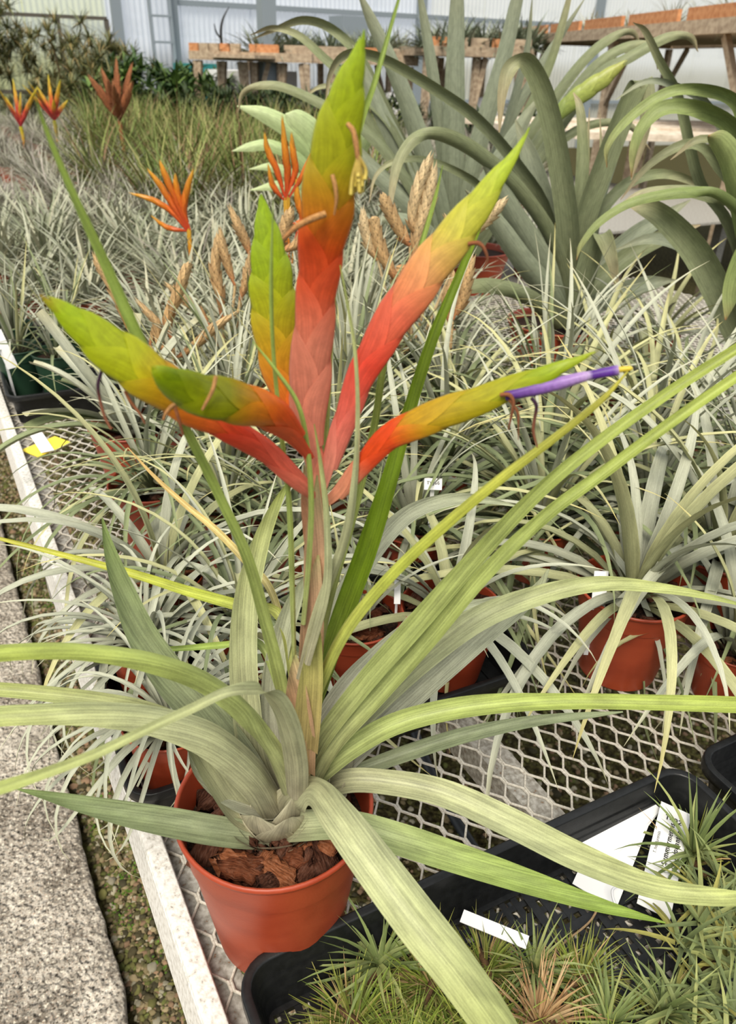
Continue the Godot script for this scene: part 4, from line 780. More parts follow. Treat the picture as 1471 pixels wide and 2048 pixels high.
	for q in [[Vector3(1.4, 1.14, 0), Vector3(3.2, 0.045, 0.05)], [Vector3(2.99, 0.18, 0), Vector3(0.06, 1.9, 0.05)], [Vector3(-0.2, 0.18, 0), Vector3(0.05, 1.9, 0.05)], [Vector3(2.32, 0.18, 0), Vector3(0.05, 1.9, 0.04)], [Vector3(1.15, 0.18, 0), Vector3(0.05, 1.9, 0.04)], [Vector3(1.4, 0.2, 0), Vector3(3.1, 0.05, 0.04)]]:
		var dm := Geo.new()
		dm.box(Transform3D(), q[1])
		part("door_frame", dm.done(), M.dark_steel, door, Transform3D(Basis(), q[0] + Vector3(0, 0, WALL_Z + 0.1)))
	# far end and side walls close the house behind the camera's view lightly: only the right side is glimpsed
	# ladder against the wall
	var lad := thing("ladder", "metal ladder leaning upright against the pale corrugated wall", "ladder", Vector3(3.75, GROUND, WALL_Z + 0.25))
	for sx in [-1, 1]:
		var lm := Geo.new()
		lm.box(Transform3D(), Vector3(0.04, 3.4, 0.06))
		part("ladder_rail", lm.done(), M.steel, lad, Transform3D(Basis(Vector3.RIGHT, -0.05), Vector3(sx * 0.15, 1.7, 0)))
	for k in 10:
		var lm := Geo.new()
		lm.box(Transform3D(), Vector3(0.3, 0.03, 0.03))
		part("rung", lm.done(), M.steel, lad, Transform3D(Basis(), Vector3(0, 0.3 + 0.33 * k, 0.09 - 0.0165 * k)))
	# free-standing greenhouse post
	var fp := Geo.new()
	fp.box(Transform3D(), Vector3(0.16, 4.2, 0.16))
	solo("steel_post", fp.done(), M.steel, "grey square steel post standing among the far benches", "post", Transform3D(Basis(), Vector3(3.72, GROUND + 2.1, -9.1)))

# ------------------------------------------------------------------ the near bench
func build_near_bench() -> void:
	var b := thing("plant_bench", "long metal plant bench with white rail and expanded mesh top", "bench", Vector3(0, 0, 0))
	# rail: a bent angle swept along the bench
	for side in 2:
		var prof: Array = [[[0.0500, -0.032], [0.0485, -0.031], [0.0562, 0.0140], [0.0570, 0.0150], [0.0590, 0.0145], [0.0500, -0.032]], [[0.0570, 0.0150], [0.0575, 0.0175], [0.0587, 0.0192], [0.0610, 0.0200], [0.0750, 0.0195], [0.0770, 0.0180], [0.0772, 0.006], [0.0755, 0.006], [0.0752, 0.0165], [0.0600, 0.0172], [0.0570, 0.0150]]][side]
		var pos := PackedVector3Array()
		var col := PackedColorArray()
		var uvs := PackedVector2Array()
		for i in 61:
			var z := 0.1 - 9.3 * i / 60.0
			for q in prof:
				pos.append(Vector3(q[0], q[1], z))
				col.append(Color.WHITE)
				uvs.append(Vector2(q[0], z))
		var rg := Geo.new()
		rg.grid(61, prof.size(), pos, col, uvs)
		part(["rail_side", "rail"][side], rg.done(), M.rail, b)
	# support flat under the mesh beside the rail, cross bearers and legs
	var fl := Geo.new()
	fl.box(Transform3D(Basis(), Vector3(0.090, -0.006, -4.55)), Vector3(0.028, 0.004, 9.3))
	part("support_strip", fl.done(), M.zinc, b)
	for q in [0.47, 1.3, 2.1]:
		var bm := Geo.new()
		bm.box(Transform3D(Basis(), Vector3(q, -0.028, -4.55)), Vector3(0.036, 0.05, 9.3))
		part("bearer", bm.done(), M.zinc, b)
	for z in [-1.2, -4.2, -7.5]:
		var bm := Geo.new()
		bm.box(Transform3D(Basis(), Vector3(1.1, -0.075, z)), Vector3(2.1, 0.04, 0.04))
		part("cross_bar", bm.done(), M.zinc, b)
		for x in [0.3, 1.9]:
			var lm := Geo.new()
			lm.box(Transform3D(Basis(), Vector3(x, (GROUND - 0.095) / 2.0, z)), Vector3(0.045, absf(GROUND) - 0.095, 0.045))
			part("leg", lm.done(), M.zinc, b)
	# expanded metal: zigzag strands that touch at the knots
	var mg := Geo.new()
	var px := 0.029
	var pz := 0.024
	for i in 164:
		var x0 := 0.084 + i * px / 2.0
		var run := PackedVector3Array()
		var far := 1.0
		for k in 92:
			var z := -0.05 - k * pz
			if x0 < 0.9 and z < -2.1: break
			var s := screen(Vector3(x0, 0, z))
			if s.x < -60 or s.x > 1540 or s.y > 2110: 
				if run.size() > 1: strand(mg, run)
				run = PackedVector3Array()
				continue
			var off := px * 0.21 * (1.0 if k % 2 == 0 else -1.0) * (1.0 if i % 2 == 0 else -1.0)
			run.append(Vector3(x0 + off, 0, z + pz * 0.2))
			run.append(Vector3(x0 + off, 0, z - pz * 0.2))
		if run.size() > 1: strand(mg, run)
	part("mesh_top", mg.done(), M.mesh, b)
	# plain deck where the bench disappears under plants
	var dg := Geo.new()
	dg.box(Transform3D(Basis(), Vector3(1.2, -0.004, -5.7)), Vector3(2.2, 0.006, 7.0))
	part("deck", dg.done(), M.zinc, b)
	# hose lying low under the bench
	var hp := PackedVector3Array([Vector3(0.745, -0.735, -0.2), Vector3(0.75, -0.735, -0.9), Vector3(0.9, -0.735, -1.6), Vector3(0.8, -0.735, -2.4)])
	solo("hose", tube(hp, [0.012, 0.012], 10, [[0.0, Color.WHITE], [1.0, Color.WHITE]], 40), M.hose, "dark hose lying on the gravel under the bench mesh", "hose")

func strand(g: Geo, pts: PackedVector3Array) -> void:
	var hw := 0.0017
	var pos := PackedVector3Array()
	var col := PackedColorArray()
	var uvs := PackedVector2Array()
	for p in pts:
		for q in [[-hw, -0.0022], [-hw * 0.9, -0.0002], [0.0, 0.0], [hw * 0.9, -0.0002], [hw, -0.0022]]:
			pos.append(p + Vector3(q[0], q[1], 0))
			col.append(Color.WHITE)
			uvs.append(Vector2(p.x, p.z))
	g.grid(pts.size(), 5, pos, col, uvs)

# ------------------------------------------------------------------ the flowering bromeliad
func leaf_stops(kind: String) -> Array:
	match kind:
		"pale": return [[0.0, lin(172, 166, 142)], [0.15, lin(176, 177, 142)], [0.45, lin(190, 195, 150)], [0.8, lin(182, 190, 124)], [1.0, lin(162, 176, 92)]]
		"mid": return [[0.0, lin(178, 172, 150)], [0.2, lin(170, 178, 138)], [0.6, lin(160, 178, 104)], [1.0, lin(132, 158, 62)]]
		"lime": return [[0.0, lin(172, 172, 134)], [0.2, lin(170, 181, 118)], [0.5, lin(170, 184, 104)], [1.0, lin(172, 186, 84)]]
		"green": return [[0.0, lin(176, 184, 120)], [0.4, lin(158, 178, 92)], [1.0, lin(148, 172, 84)]]
		"deep": return [[0.0, lin(160, 170, 96)], [0.3, lin(122, 150, 36)], [1.0, lin(128, 152, 46)]]
		"yellow": return [[0.0, lin(178, 180, 110)], [0.4, lin(184, 194, 84)], [1.0, lin(192, 186, 78)]]
		"straw": return [[0.0, lin(186, 178, 120)], [0.4, lin(216, 198, 132)], [1.0, lin(214, 180, 118)]]
		"grey": return [[0.0, lin(150, 156, 128)], [0.4, lin(148, 158, 124)], [1.0, lin(160, 170, 132)]]
		"silver": return [[0.0, lin(182, 176, 160)], [0.3, lin(186, 188, 166)], [1.0, lin(178, 184, 152)]]
		"dark": return [[0.0, lin(172, 168, 146)], [0.2, lin(146, 154, 122)], [0.7, lin(138, 152, 108)], [1.0, lin(130, 150, 88)]]
		"tan": return [[0.0, lin(150, 136, 112)], [0.5, lin(168, 156, 132)], [1.0, lin(186, 180, 160)]]
		"peach": return [[0.0, lin(216, 176, 140)], [0.5, lin(224, 182, 150)], [0.85, lin(216, 196, 152)], [1.0, lin(190, 190, 128)]]
		"peachgreen": return [[0.0, lin(204, 180, 124)], [0.5, lin(196, 188, 118)], [1.0, lin(176, 188, 104)]]
		"broad": return [[0.0, lin(150, 172, 116)], [0.5, lin(184, 204, 146)], [1.0, lin(206, 220, 170)]]
	return [[0.0, Color.WHITE], [1.0, Color.WHITE]]

func bract_stops(kind: String) -> Array:
	match kind:
		"tall": return [[0.0, lin(228, 142, 122)], [0.26, lin(228, 136, 112)], [0.36, lin(224, 92, 58)], [0.46, lin(216, 78, 34)], [0.54, lin(196, 124, 34)], [0.62, lin(172, 170, 36)], [0.75, lin(172, 190, 38)], [1.0, lin(160, 194, 52)]]
		"left_upright": return [[0.0, lin(224, 78, 54)], [0.16, lin(226, 108, 46)], [0.30, lin(206, 150, 40)], [0.45, lin(176, 176, 36)], [0.6, lin(158, 184, 36)], [1.0, lin(150, 186, 40)]]
		"low_left": return [[0.0, lin(226, 140, 120)], [0.14, lin(226, 104, 84)], [0.30, lin(228, 72, 46)], [0.42, lin(226, 118, 40)], [0.52, lin(206, 158, 34)], [0.62, lin(178, 182, 32)], [0.85, lin(162, 188, 30)], [1.0, lin(190, 160, 60)]]
		"short_left": return [[0.0, lin(226, 78, 56)], [0.22, lin(226, 84, 36)], [0.36, lin(204, 126, 28)], [0.48, lin(140, 142, 18)], [0.8, lin(122, 146, 16)], [1.0, lin(158, 172, 26)]]
		"right_upright": return [[0.0, lin(228, 156, 136)], [0.16, lin(226, 116, 102)], [0.30, lin(226, 74, 56)], [0.42, lin(232, 112, 84)], [0.52, lin(232, 164, 104)], [0.62, lin(206, 198, 76)], [0.8, lin(184, 204, 62)], [1.0, lin(170, 196, 60)]]
		"right_low": return [[0.0, lin(222, 150, 120)], [0.16, lin(224, 142, 112)], [0.22, lin(228, 76, 34)], [0.34, lin(226, 78, 32)], [0.42, lin(192, 146, 32)], [0.56, lin(176, 162, 34)], [0.75, lin(150, 172, 32)], [1.0, lin(176, 190, 48)]]
		"orange": return [[0.0, lin(206, 70, 46)], [0.35, lin(220, 108, 40)], [0.7, lin(226, 150, 48)], [1.0, lin(222, 176, 66)]]
		"straw": return [[0.0, lin(186, 116, 76)], [0.25, lin(206, 166, 118)], [1.0, lin(218, 186, 140)]]
		"pale_straw": return [[0.0, lin(200, 150, 100)], [0.3, lin(226, 196, 152)], [1.0, lin(232, 208, 168)]]
		"bud": return [[0.0, lin(120, 140, 80)], [0.4, lin(164, 178, 92)], [1.0, lin(182, 184, 96)]]
		"rosy": return [[0.0, lin(214, 66, 84)], [0.35, lin(222, 92, 72)], [0.6, lin(226, 172, 60)], [1.0, lin(206, 200, 60)]]
		"rust": return [[0.0, lin(120, 70, 44)], [0.5, lin(156, 96, 62)], [1.0, lin(168, 112, 76)]]
	return [[0.0, Color.WHITE], [1.0, Color.WHITE]]

# one boat-shaped bract folded round the edge of a flattened spike
func bract_to(g: Geo, p: PackedVector3Array, w: PackedVector3Array, s0: float, ln: float, side: float, thick: float, stops: Array, origin: Vector3, vs := 9, us := 9, tip_out := 1.0, tint := 1.0, sharp := false) -> void:
	var pos := PackedVector3Array()
	var col := PackedColorArray()
	var uvs := PackedVector2Array()
	for i in vs:
		var v := float(i) / (vs - 1)
		var s := minf(s0 + v * ln, 1.0)
		var c := spline(p, s)
		var hw := spline(w, s)
		var tan := spline(p, minf(s + 0.01, 1.0)) - spline(p, maxf(s - 0.01, 0.0))
		var h := hw.length()
		var nf := tan.cross(hw).normalized()
		var open := PI * 0.70 * pow(maxf(1.0 - pow(v, 2.6), 0.0), 0.75) + 0.02
		var out := lerpf(0.86, 1.05 * tip_out, smoothstep(0.0, 0.75, v)) - 0.12 * smoothstep(0.8, 1.0, v)
		if sharp:
			open = PI * 0.68 * pow(maxf(1.0 - v, 0.0), 0.55) + 0.02
			out = lerpf(0.78, tip_out, v)
		var cc := ramp(stops, s0 + ln * v * 0.75)
		for j in us:
			var x := 2.0 * j / (us - 1) - 1.0
			var a := open * x
			var keel := 1.0 + 0.06 * exp(-a * a * 9.0)
			pos.append(c - origin + hw * side * cos(a) * out * keel + nf * h * thick * sin(a) * out)
			var e := (1.0 + 0.16 * smoothstep(0.75, 1.0, absf(x))) * tint
			col.append(Color(cc.r * e, cc.g * e, cc.b * e))
			uvs.append(Vector2(0.5 + x * 0.5, v))
	g.grid(vs, us, pos, col, uvs)

func spike(d: Array, kind: String, parent: Node3D, origin: Vector3, count: int, called: String, mat: Material, thick := 0.42, lone := false, over := 2.6) -> void:
	var pw := split(d)
	var p: PackedVector3Array = pw[0]
	var w: PackedVector3Array = pw[1]
	var stops := bract_stops(kind)
	var holder: Node3D = null
	if not lone:
		var axis := PackedVector3Array()
		for q in p: axis.append(q - origin)
		var rad := []
		for q in w: rad.append(maxf(q.length() * 0.3, 0.0004))
		holder = part(called, tube(axis, rad, 8, stops, 20), mat, parent)
	var g := Geo.new()
	for k in count:
		var s0 := pow(float(k) / count, 0.94) * 0.93
		var ln := minf(over / count * (1.15 - 0.3 * s0), 1.0 - s0)
		if lone:
			bract_to(g, p, w, s0, ln, 1.0 if k % 2 == 0 else -1.0, thick, stops, origin, 8, 5, rng.randf_range(1.05, 1.4) if kind.ends_with("straw") or kind == "rust" else 1.08, rng.randf_range(0.8, 1.12), kind.ends_with("straw") or kind == "rust")
		else:
			var b := Geo.new()
			bract_to(b, p, w, s0, ln, 1.0 if k % 2 == 0 else -1.0, thick, stops, origin, 10, 11, 1.0, rng.randf_range(0.93, 1.06))
			part("bract", b.done(), mat, holder)
	if lone:
		part(called, g.done(), mat, parent)

# a broad leaf base that wraps the crown and runs out into its blade
func sheath_mesh(to: Vector3, half: float, silver: bool) -> ArrayMesh:
	var a := atan2(to.z, to.x)
	var r1 := maxf(Vector2(to.x, to.z).length(), 0.012)
	var pos := PackedVector3Array()
	var col := PackedColorArray()
	var uvs := PackedVector2Array()
	var stops := [[0.0, lin(140, 126, 104)], [0.45, lin(176, 166, 142)], [1.0, lin(184, 180, 154)]] if silver else [[0.0, lin(150, 138, 104)], [1.0, lin(174, 176, 124)]]
	for i in 11:
		var v := i / 10.0
		var r := lerpf(0.017, r1, pow(v, 1.4)) + 0.006 * sin(PI * v)
		var y := lerpf(-0.020, to.y, v)
		var span := lerpf(1.35, minf(half / r1, 1.2), pow(v, 1.6)) * (1.0 - 0.2 * v * (1.0 - v))
		var cc := ramp(stops, v)
		for j in 13:
			var x := j / 6.0 - 1.0
			var th := a + span * x * (1.0 - 0.55 * pow(v, 7.0))
			var rr := r * (1.0 - 0.14 * x * x * v) + 0.002 * x * x
			pos.append(Vector3(cos(th) * rr, y - 0.004 * x * x * (1.0 - v) - 0.007 * x * x * v, sin(th) * rr))
			col.append(cc)
			uvs.append(Vector2(0.5 + 0.5 * x, v * 0.4))
	var g := Geo.new()
	g.grid(11, 13, pos, col, uvs)
	return g.done()

func chip_mesh(sd: int) -> ArrayMesh:
	var nz := noise(1.1, 3, sd)
	var g := Geo.new()
	var pos := PackedVector3Array()
	var col := PackedColorArray()
	var uvs := PackedVector2Array()
	for i in 7:
		for j in 9:
			var a := TAU * j / 8.0
			var x := i / 3.0 - 1.0
			var r := sqrt(maxf(1.0 - pow(absf(x), 5.0), 0.0))
			var sq := 1.0 / maxf(absf(cos(a)), absf(sin(a)))
			var q := Vector3(x, sin(a) * sq * 0.30 * r, cos(a) * sq * 0.52 * r)
			var dirn := Vector3(x * 1.3, sin(a), cos(a))
			q *= 1.0 + 0.5 * nz.get_noise_3dv(dirn * 1.4)
			q.y += 0.22 * nz.get_noise_3dv(dirn * 5.0)
			q.z += 0.16 * nz.get_noise_3dv(dirn * 6.0 + Vector3.ONE * 9.0)
			pos.append(q)
			col.append(Color.WHITE)
			uvs.append(Vector2(x, a))
	g.grid(7, 9, pos, col, uvs, true)
	return g.done()

var chips := []
func scatter_chips(parent: Node3D, r: float, y: float, n: int, sd: int, inner: float, big := 1.0) -> void:
	if chips.is_empty():
		for k in 6: chips.append(chip_mesh(500 + k))
	rng.seed = sd
	for k in n:
		var rr := sqrt(rng.randf_range(inner * inner, 0.76 * 0.76)) * r
		var a := rng.randf() * TAU
		var s := rng.randf_range(0.009, 0.019) * big
		var b := Basis.from_euler(Vector3(rng.randf_range(-0.8, 0.8), rng.randf() * TAU, rng.randf_range(-0.6, 0.6))).scaled(Vector3.ONE * s)
		part("bark_chip", chips[rng.randi() % 6], M.bark[rng.randi() % 4], parent, Transform3D(b, Vector3(cos(a) * rr, y + rng.randf_range(-0.002, 0.010), sin(a) * rr)))

func disc(r: float, sd: int) -> ArrayMesh:
	var g := Geo.new()
	var nz := noise(40.0, 2, sd)
	var pos := PackedVector3Array()
	var col := PackedColorArray()
	var uvs := PackedVector2Array()
	for i in 8:
		for j in 33:
			var a := TAU * j / 32.0
			var rr := r * i / 7.0
			var q := Vector3(cos(a) * rr, 0, sin(a) * rr)
			q.y = 0.004 * nz.get_noise_3dv(Vector3(q.x, 0, q.z)) if i < 7 else 0.0
			pos.append(q)
			col.append(Color.WHITE)
			uvs.append(Vector2(q.x, q.z))
	g.grid(8, 33, pos, col, uvs, true)
	return g.done()

func build_hero() -> void:
	var base := Vector3(CROWN.x, 0.0, CROWN.z)
	var t := thing("flowering_bromeliad", "large bromeliad with red and lime flower spikes in terracotta pot at bench edge", "plant", base)
	part("pot", pot_mesh(0.085, 0.175), M.clay, t)
	part("soil", disc(0.079, 3), M.soil, t, Transform3D(Basis(), Vector3(0, 0.142, 0)))
	scatter_chips(t, 0.085, 0.147, 54, 901, 0.3, 1.15)
	for l in HERO_LEAVES:
		part("leaf", blade(l[1], leaf_stops(l[0]), 0.42 if l[0] in ["pale", "silver", "mid", "dark", "grey"] else 0.55, base, CROWN, 6, 9), M.leaf, t)
	for l in HERO_LEAVES:
		var pw := split(l[1])
		if pw[1][1].length() < 0.0085 or Vector2(pw[0][1].x - CROWN.x, pw[0][1].z - CROWN.z).length() < 0.017 or pw[0][1].y - CROWN.y > 0.055: continue
		part("leaf_sheath", sheath_mesh(pw[0][1] - CROWN, pw[1][1].length(), l[0] != "lime"), M.leaf, t, Transform3D(Basis(), Vector3(0, CROWN.y, 0)))
	for q in [[0.55, 0.042, 0.030], [1.25, 0.047, 0.024], [1.95, 0.046, 0.030], [2.65, 0.046, 0.026], [1.6, 0.034, 0.046], [2.4, 0.034, 0.050], [3.5, 0.042, 0.036]]:
		var tip := Vector3(cos(q[0]) * q[1], q[2] - 0.012, sin(q[0]) * q[1])
		part("leaf_sheath", sheath_mesh(tip, 0.018, true), M.leaf, t, Transform3D(Basis(), Vector3(0, CROWN.y - 0.004, 0)))
	var sp := split(STEM[0][1])
	var pts := PackedVector3Array()
	var rad := []
	for i in sp[0].size():
		pts.append(sp[0][i] - base)
		rad.append(sp[1][i].length() * 1.0)
	part("stem", tube(pts, rad, 14, [[0.0, lin(206, 182, 130)], [0.4, lin(222, 174, 138)], [0.8, lin(226, 152, 124)], [1.0, lin(226, 114, 94)]], 30), M.bract, t)
	for l in STEM_SHEATHS:
		part("stem_sheath", blade(l[1], leaf_stops(l[0]), -0.8, base, CROWN, 6, 9), M.leaf, t)
	rng.seed = 31
	var counts := {"tall": 16, "left_upright": 14, "low_left": 13, "short_left": 9, "right_upright": 14, "right_low": 11}
	for l in SPIKES:
		spike(l[1], l[0], t, base, counts[l[0]], "flower_spike", M.bract, 0.40)
	# the open flower and the withered ones
	var fw := split(FLOWER[0][1])
	pts = PackedVector3Array()
	rad = []
	for i in fw[0].size():
		pts.append(fw[0][i] - base)
		rad.append(fw[1][i].length() * 1.25)
	var fl := part("flower", tube(pts, rad, 12, [[0.0, lin(88, 48, 140)], [0.25, lin(150, 108, 194)], [0.5, lin(186, 152, 216)], [0.68, lin(204, 180, 226)], [0.72, lin(92, 48, 150)], [0.95, lin(108, 64, 168)], [1.0, lin(176, 148, 206)]], 30), M.petal, t)
	fl.set_meta("label", "purple tubular flower with yellow tip")
	var an := split(ANTHER[0][1])
	pts = PackedVector3Array()
	rad = []
	for i in an[0].size():
		pts.append(an[0][i] - base)
		rad.append(an[1][i].length())
	part("anther", tube(pts, rad, 8, [[0.0, lin(226, 200, 60)], [1.0, lin(240, 214, 70)]], 10), M.petal, fl)
	var tones := {"plum": [[0.0, lin(64, 40, 72)], [0.3, lin(60, 34, 48)], [0.6, lin(140, 84, 62)], [1.0, lin(150, 96, 70)]], "rust": [[0.0, lin(150, 92, 58)], [1.0, lin(132, 80, 56)]], "straw": [[0.0, lin(196, 146, 92)], [1.0, lin(178, 126, 80)]]}
	for l in WITHERED:
		var wv := split(l[1])
		pts = PackedVector3Array()
		rad = []
		for i in wv[0].size():
			pts.append(wv[0][i] - base)
			rad.append(wv[1][i].length())
		part("withered_flower", tube(pts, rad, 7, tones[l[0]], 16), M.dry, t)
	# pollen-yellow tuft on the withered flower high on the tall spike
	var tf := Geo.new()
	var tip: Vector3 = split(WITHERED[5][1])[0][3] - base
	for k in 14:
		var q := tip + Vector3(rng.randfn() * 0.002, -rng.randf_range(0.004, 0.016), rng.randfn() * 0.002)
		tube_to(tf, PackedVector3Array([tip + Vector3(0, 0.002, 0), (tip + q) * 0.5 + Vector3(rng.randfn() * 0.0012, 0, rng.randfn() * 0.0012), q]), [0.0008, 0.0011], 5, [[0.0, lin(200, 170, 90)], [1.0, lin(222, 200, 96)]], 5)
	part("anther_tuft", tf.done(), M.petal, t)

# ------------------------------------------------------------------ trays
func ring_loop(w: float, d: float, r: float, n := 6) -> PackedVector2Array:
	var out := PackedVector2Array()
	for k in 4:
		var c: Vector2 = [Vector2(w / 2 - r, d / 2 - r), Vector2(-w / 2 + r, d / 2 - r), Vector2(-w / 2 + r, -d / 2 + r), Vector2(w / 2 - r, -d / 2 + r)][k]
		for i in n + 1:
			var a := PI / 2 * (k + float(i) / n)
			out.append(c + Vector2(cos(a), sin(a)) * r)
	out.append(out[0])
	return out

func tray(label: String, at: Vector3, turn: float, w: float, d: float, h: float, floor_kind: String, group := "") -> Node3D:
	var t := thing("plant_tray", label, "tray", at, turn, group)
	var prof := [[-0.020, 0.002], [-0.0185, 0.0], [-0.010, h - 0.012], [-0.004, h - 0.012], [-0.0005, h - 0.014], [0.0, h - 0.008], [-0.0005, h - 0.001], [-0.002, h], [-0.0075, h], [-0.0095, h - 0.002], [-0.0125, h - 0.020], [-0.0140, h - 0.021], [-0.0150, h - 0.028], [-0.0165, h - 0.029], [-0.0175, h - 0.036], [-0.0190, h - 0.037], [-0.0215, 0.006], [-0.0225, 0.004]]
	var pos := PackedVector3Array()
	var col := PackedColorArray()
	var uvs := PackedVector2Array()
	var n := 0
	for q in prof:
		var lp := ring_loop(w + 2 * q[0], d + 2 * q[0], 0.032 + q[0])
		n = lp.size()
		for v in lp:
			pos.append(Vector3(v.x, q[1], v.y))
			col.append(Color.WHITE)
			uvs.append(v)
	var g := Geo.new()
	g.grid(prof.size(), n, pos, col, uvs, true)
	part("tray_wall", g.done(), M.tray, t)
	var f := Geo.new()
	var iw := w - 0.044
	var idp := d - 0.044
	if floor_kind == "lattice":
		var nx := int(iw / 0.0135)
		for i in nx + 1:
			var x := -iw / 2 + iw * i / nx
			f.box(Transform3D(Basis(), Vector3(x, 0.004, 0)), Vector3(0.0065 if i % 4 else 0.009, 0.003 if i % 4 else 0.006, idp))
		var nz := int(idp / 0.0135)
		for i in nz + 1:
			var z := -idp / 2 + idp * i / nz
			f.box(Transform3D(Basis(), Vector3(0, 0.0038, z)), Vector3(iw, 0.003 if i % 4 else 0.006, 0.006 if i % 4 else 0.009))
	else:
		f.box(Transform3D(Basis(), Vector3(0, 0.003, 0)), Vector3(iw, 0.003, idp))
		for i in 12:
			f.box(Transform3D(Basis(), Vector3(-iw / 2 + iw * (i + 0.5) / 12, 0.005, 0)), Vector3(0.004, 0.004, idp))
	part("tray_floor", f.done(), M.tray, t)
	return t

const T1_AT := Vector3(0.343, 0.0, -0.222)
const T1_TURN := -0.035
func build_trays() -> void:
	tray("black plastic tray in front holding grassy green air plants", T1_AT, T1_TURN, 0.52, 0.275, 0.062, "lattice")
	tray("long black tray behind the flowering plant holding terracotta pots", Vector3(0.322, 0.0, -0.694), -0.059, 0.525, 0.275, 0.062, "plain")
	tray("black tray at the right edge beside the front tray", Vector3(0.885, 0.0, -0.205), -0.035, 0.53, 0.275, 0.062, "plain")
	tray("black tray at far left holding dark green pots", Vector3(0.235, 0.0, -2.0), 1.53, 0.53, 0.30, 0.07, "plain")

# ------------------------------------------------------------------ giants behind
func giant(data: Array, called: String, label: String, base: Vector3, pot_r: float, pot_h: float, tones: Dictionary, mat: Material) -> Node3D:
	var t := thing(called, label, "plant", base)
	var crown := base + Vector3(0, pot_h, 0)
	if pot_r > 0.0:
		part("pot", pot_mesh(pot_r, pot_h), M.clay, t)
		part("soil", disc(pot_r * 0.93, 8), M.soil, t, Transform3D(Basis(), Vector3(0, pot_h * 0.86, 0)))
	for l in data:
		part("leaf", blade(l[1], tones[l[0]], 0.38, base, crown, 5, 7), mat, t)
	return t

func build_giants() -> void:
	var tones := {
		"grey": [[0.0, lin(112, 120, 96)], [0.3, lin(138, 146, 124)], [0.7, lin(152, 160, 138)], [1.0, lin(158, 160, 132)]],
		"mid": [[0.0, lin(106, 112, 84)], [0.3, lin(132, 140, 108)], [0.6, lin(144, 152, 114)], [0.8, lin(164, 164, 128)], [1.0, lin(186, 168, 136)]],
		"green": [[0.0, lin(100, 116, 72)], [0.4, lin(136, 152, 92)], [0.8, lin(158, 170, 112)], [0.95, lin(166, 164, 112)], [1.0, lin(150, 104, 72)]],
		"broad": leaf_stops("broad")}
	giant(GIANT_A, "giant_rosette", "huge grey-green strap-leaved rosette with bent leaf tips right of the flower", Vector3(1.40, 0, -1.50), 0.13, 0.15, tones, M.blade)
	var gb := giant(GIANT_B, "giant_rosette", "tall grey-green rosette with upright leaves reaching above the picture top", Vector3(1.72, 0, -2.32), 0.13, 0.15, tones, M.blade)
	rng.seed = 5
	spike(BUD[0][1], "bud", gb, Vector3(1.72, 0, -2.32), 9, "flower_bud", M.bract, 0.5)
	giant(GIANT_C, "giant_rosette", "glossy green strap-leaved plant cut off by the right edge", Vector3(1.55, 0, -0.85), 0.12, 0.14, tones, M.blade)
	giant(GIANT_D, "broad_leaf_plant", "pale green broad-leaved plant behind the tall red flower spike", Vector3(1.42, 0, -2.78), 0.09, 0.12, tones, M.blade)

# ------------------------------------------------------------------ rosettes made of shared leaves
var leafset := {}
# unit-length leaf: rises at e0 degrees, bends to e1, sways sideways; x outward, y up
func unit_leaf(e0: float, e1: float, bend: float, sway: float, width: float, stops: Array, cup: float, blunt := false) -> ArrayMesh:
	var segs := 12
	var across := 5
	var pos := PackedVector3Array()
	var col := PackedColorArray()
	var uvs := PackedVector2Array()
	var p := Vector3.ZERO
	for i in segs + 1:
		var t := float(i) / segs
		var e := deg_to_rad(lerpf(e0, e1, pow(t, bend)))
		var side := sway * t * t
		var dirn := Vector3(cos(e), sin(e), side).normalized()
		if i > 0: p += dirn / segs
		var wd := Vector3(-dirn.z, 0, maxf(absf(dirn.x), 0.05)).normalized()
		var tw := Vector3(0, 0, 1).lerp(wd, 0.5).normalized()
		var nn := dirn.cross(tw).normalized()
		if nn.y < 0: nn = -nn
		var w := width * (0.62 + 0.38 * minf(t * 6.0, 1.0)) * (1.0 - pow(t, 2.2))
		if blunt: w = width * (1.0 if t < 0.97 else 0.9)
		w = maxf(w, width * 0.02)
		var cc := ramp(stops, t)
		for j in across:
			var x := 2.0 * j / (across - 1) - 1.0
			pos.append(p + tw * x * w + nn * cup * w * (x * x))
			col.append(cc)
			uvs.append(Vector2(0.5 * j / (across - 1), t))
	var g := Geo.new()
	g.grid(segs + 1, across, pos, col, uvs)
	return g.done()

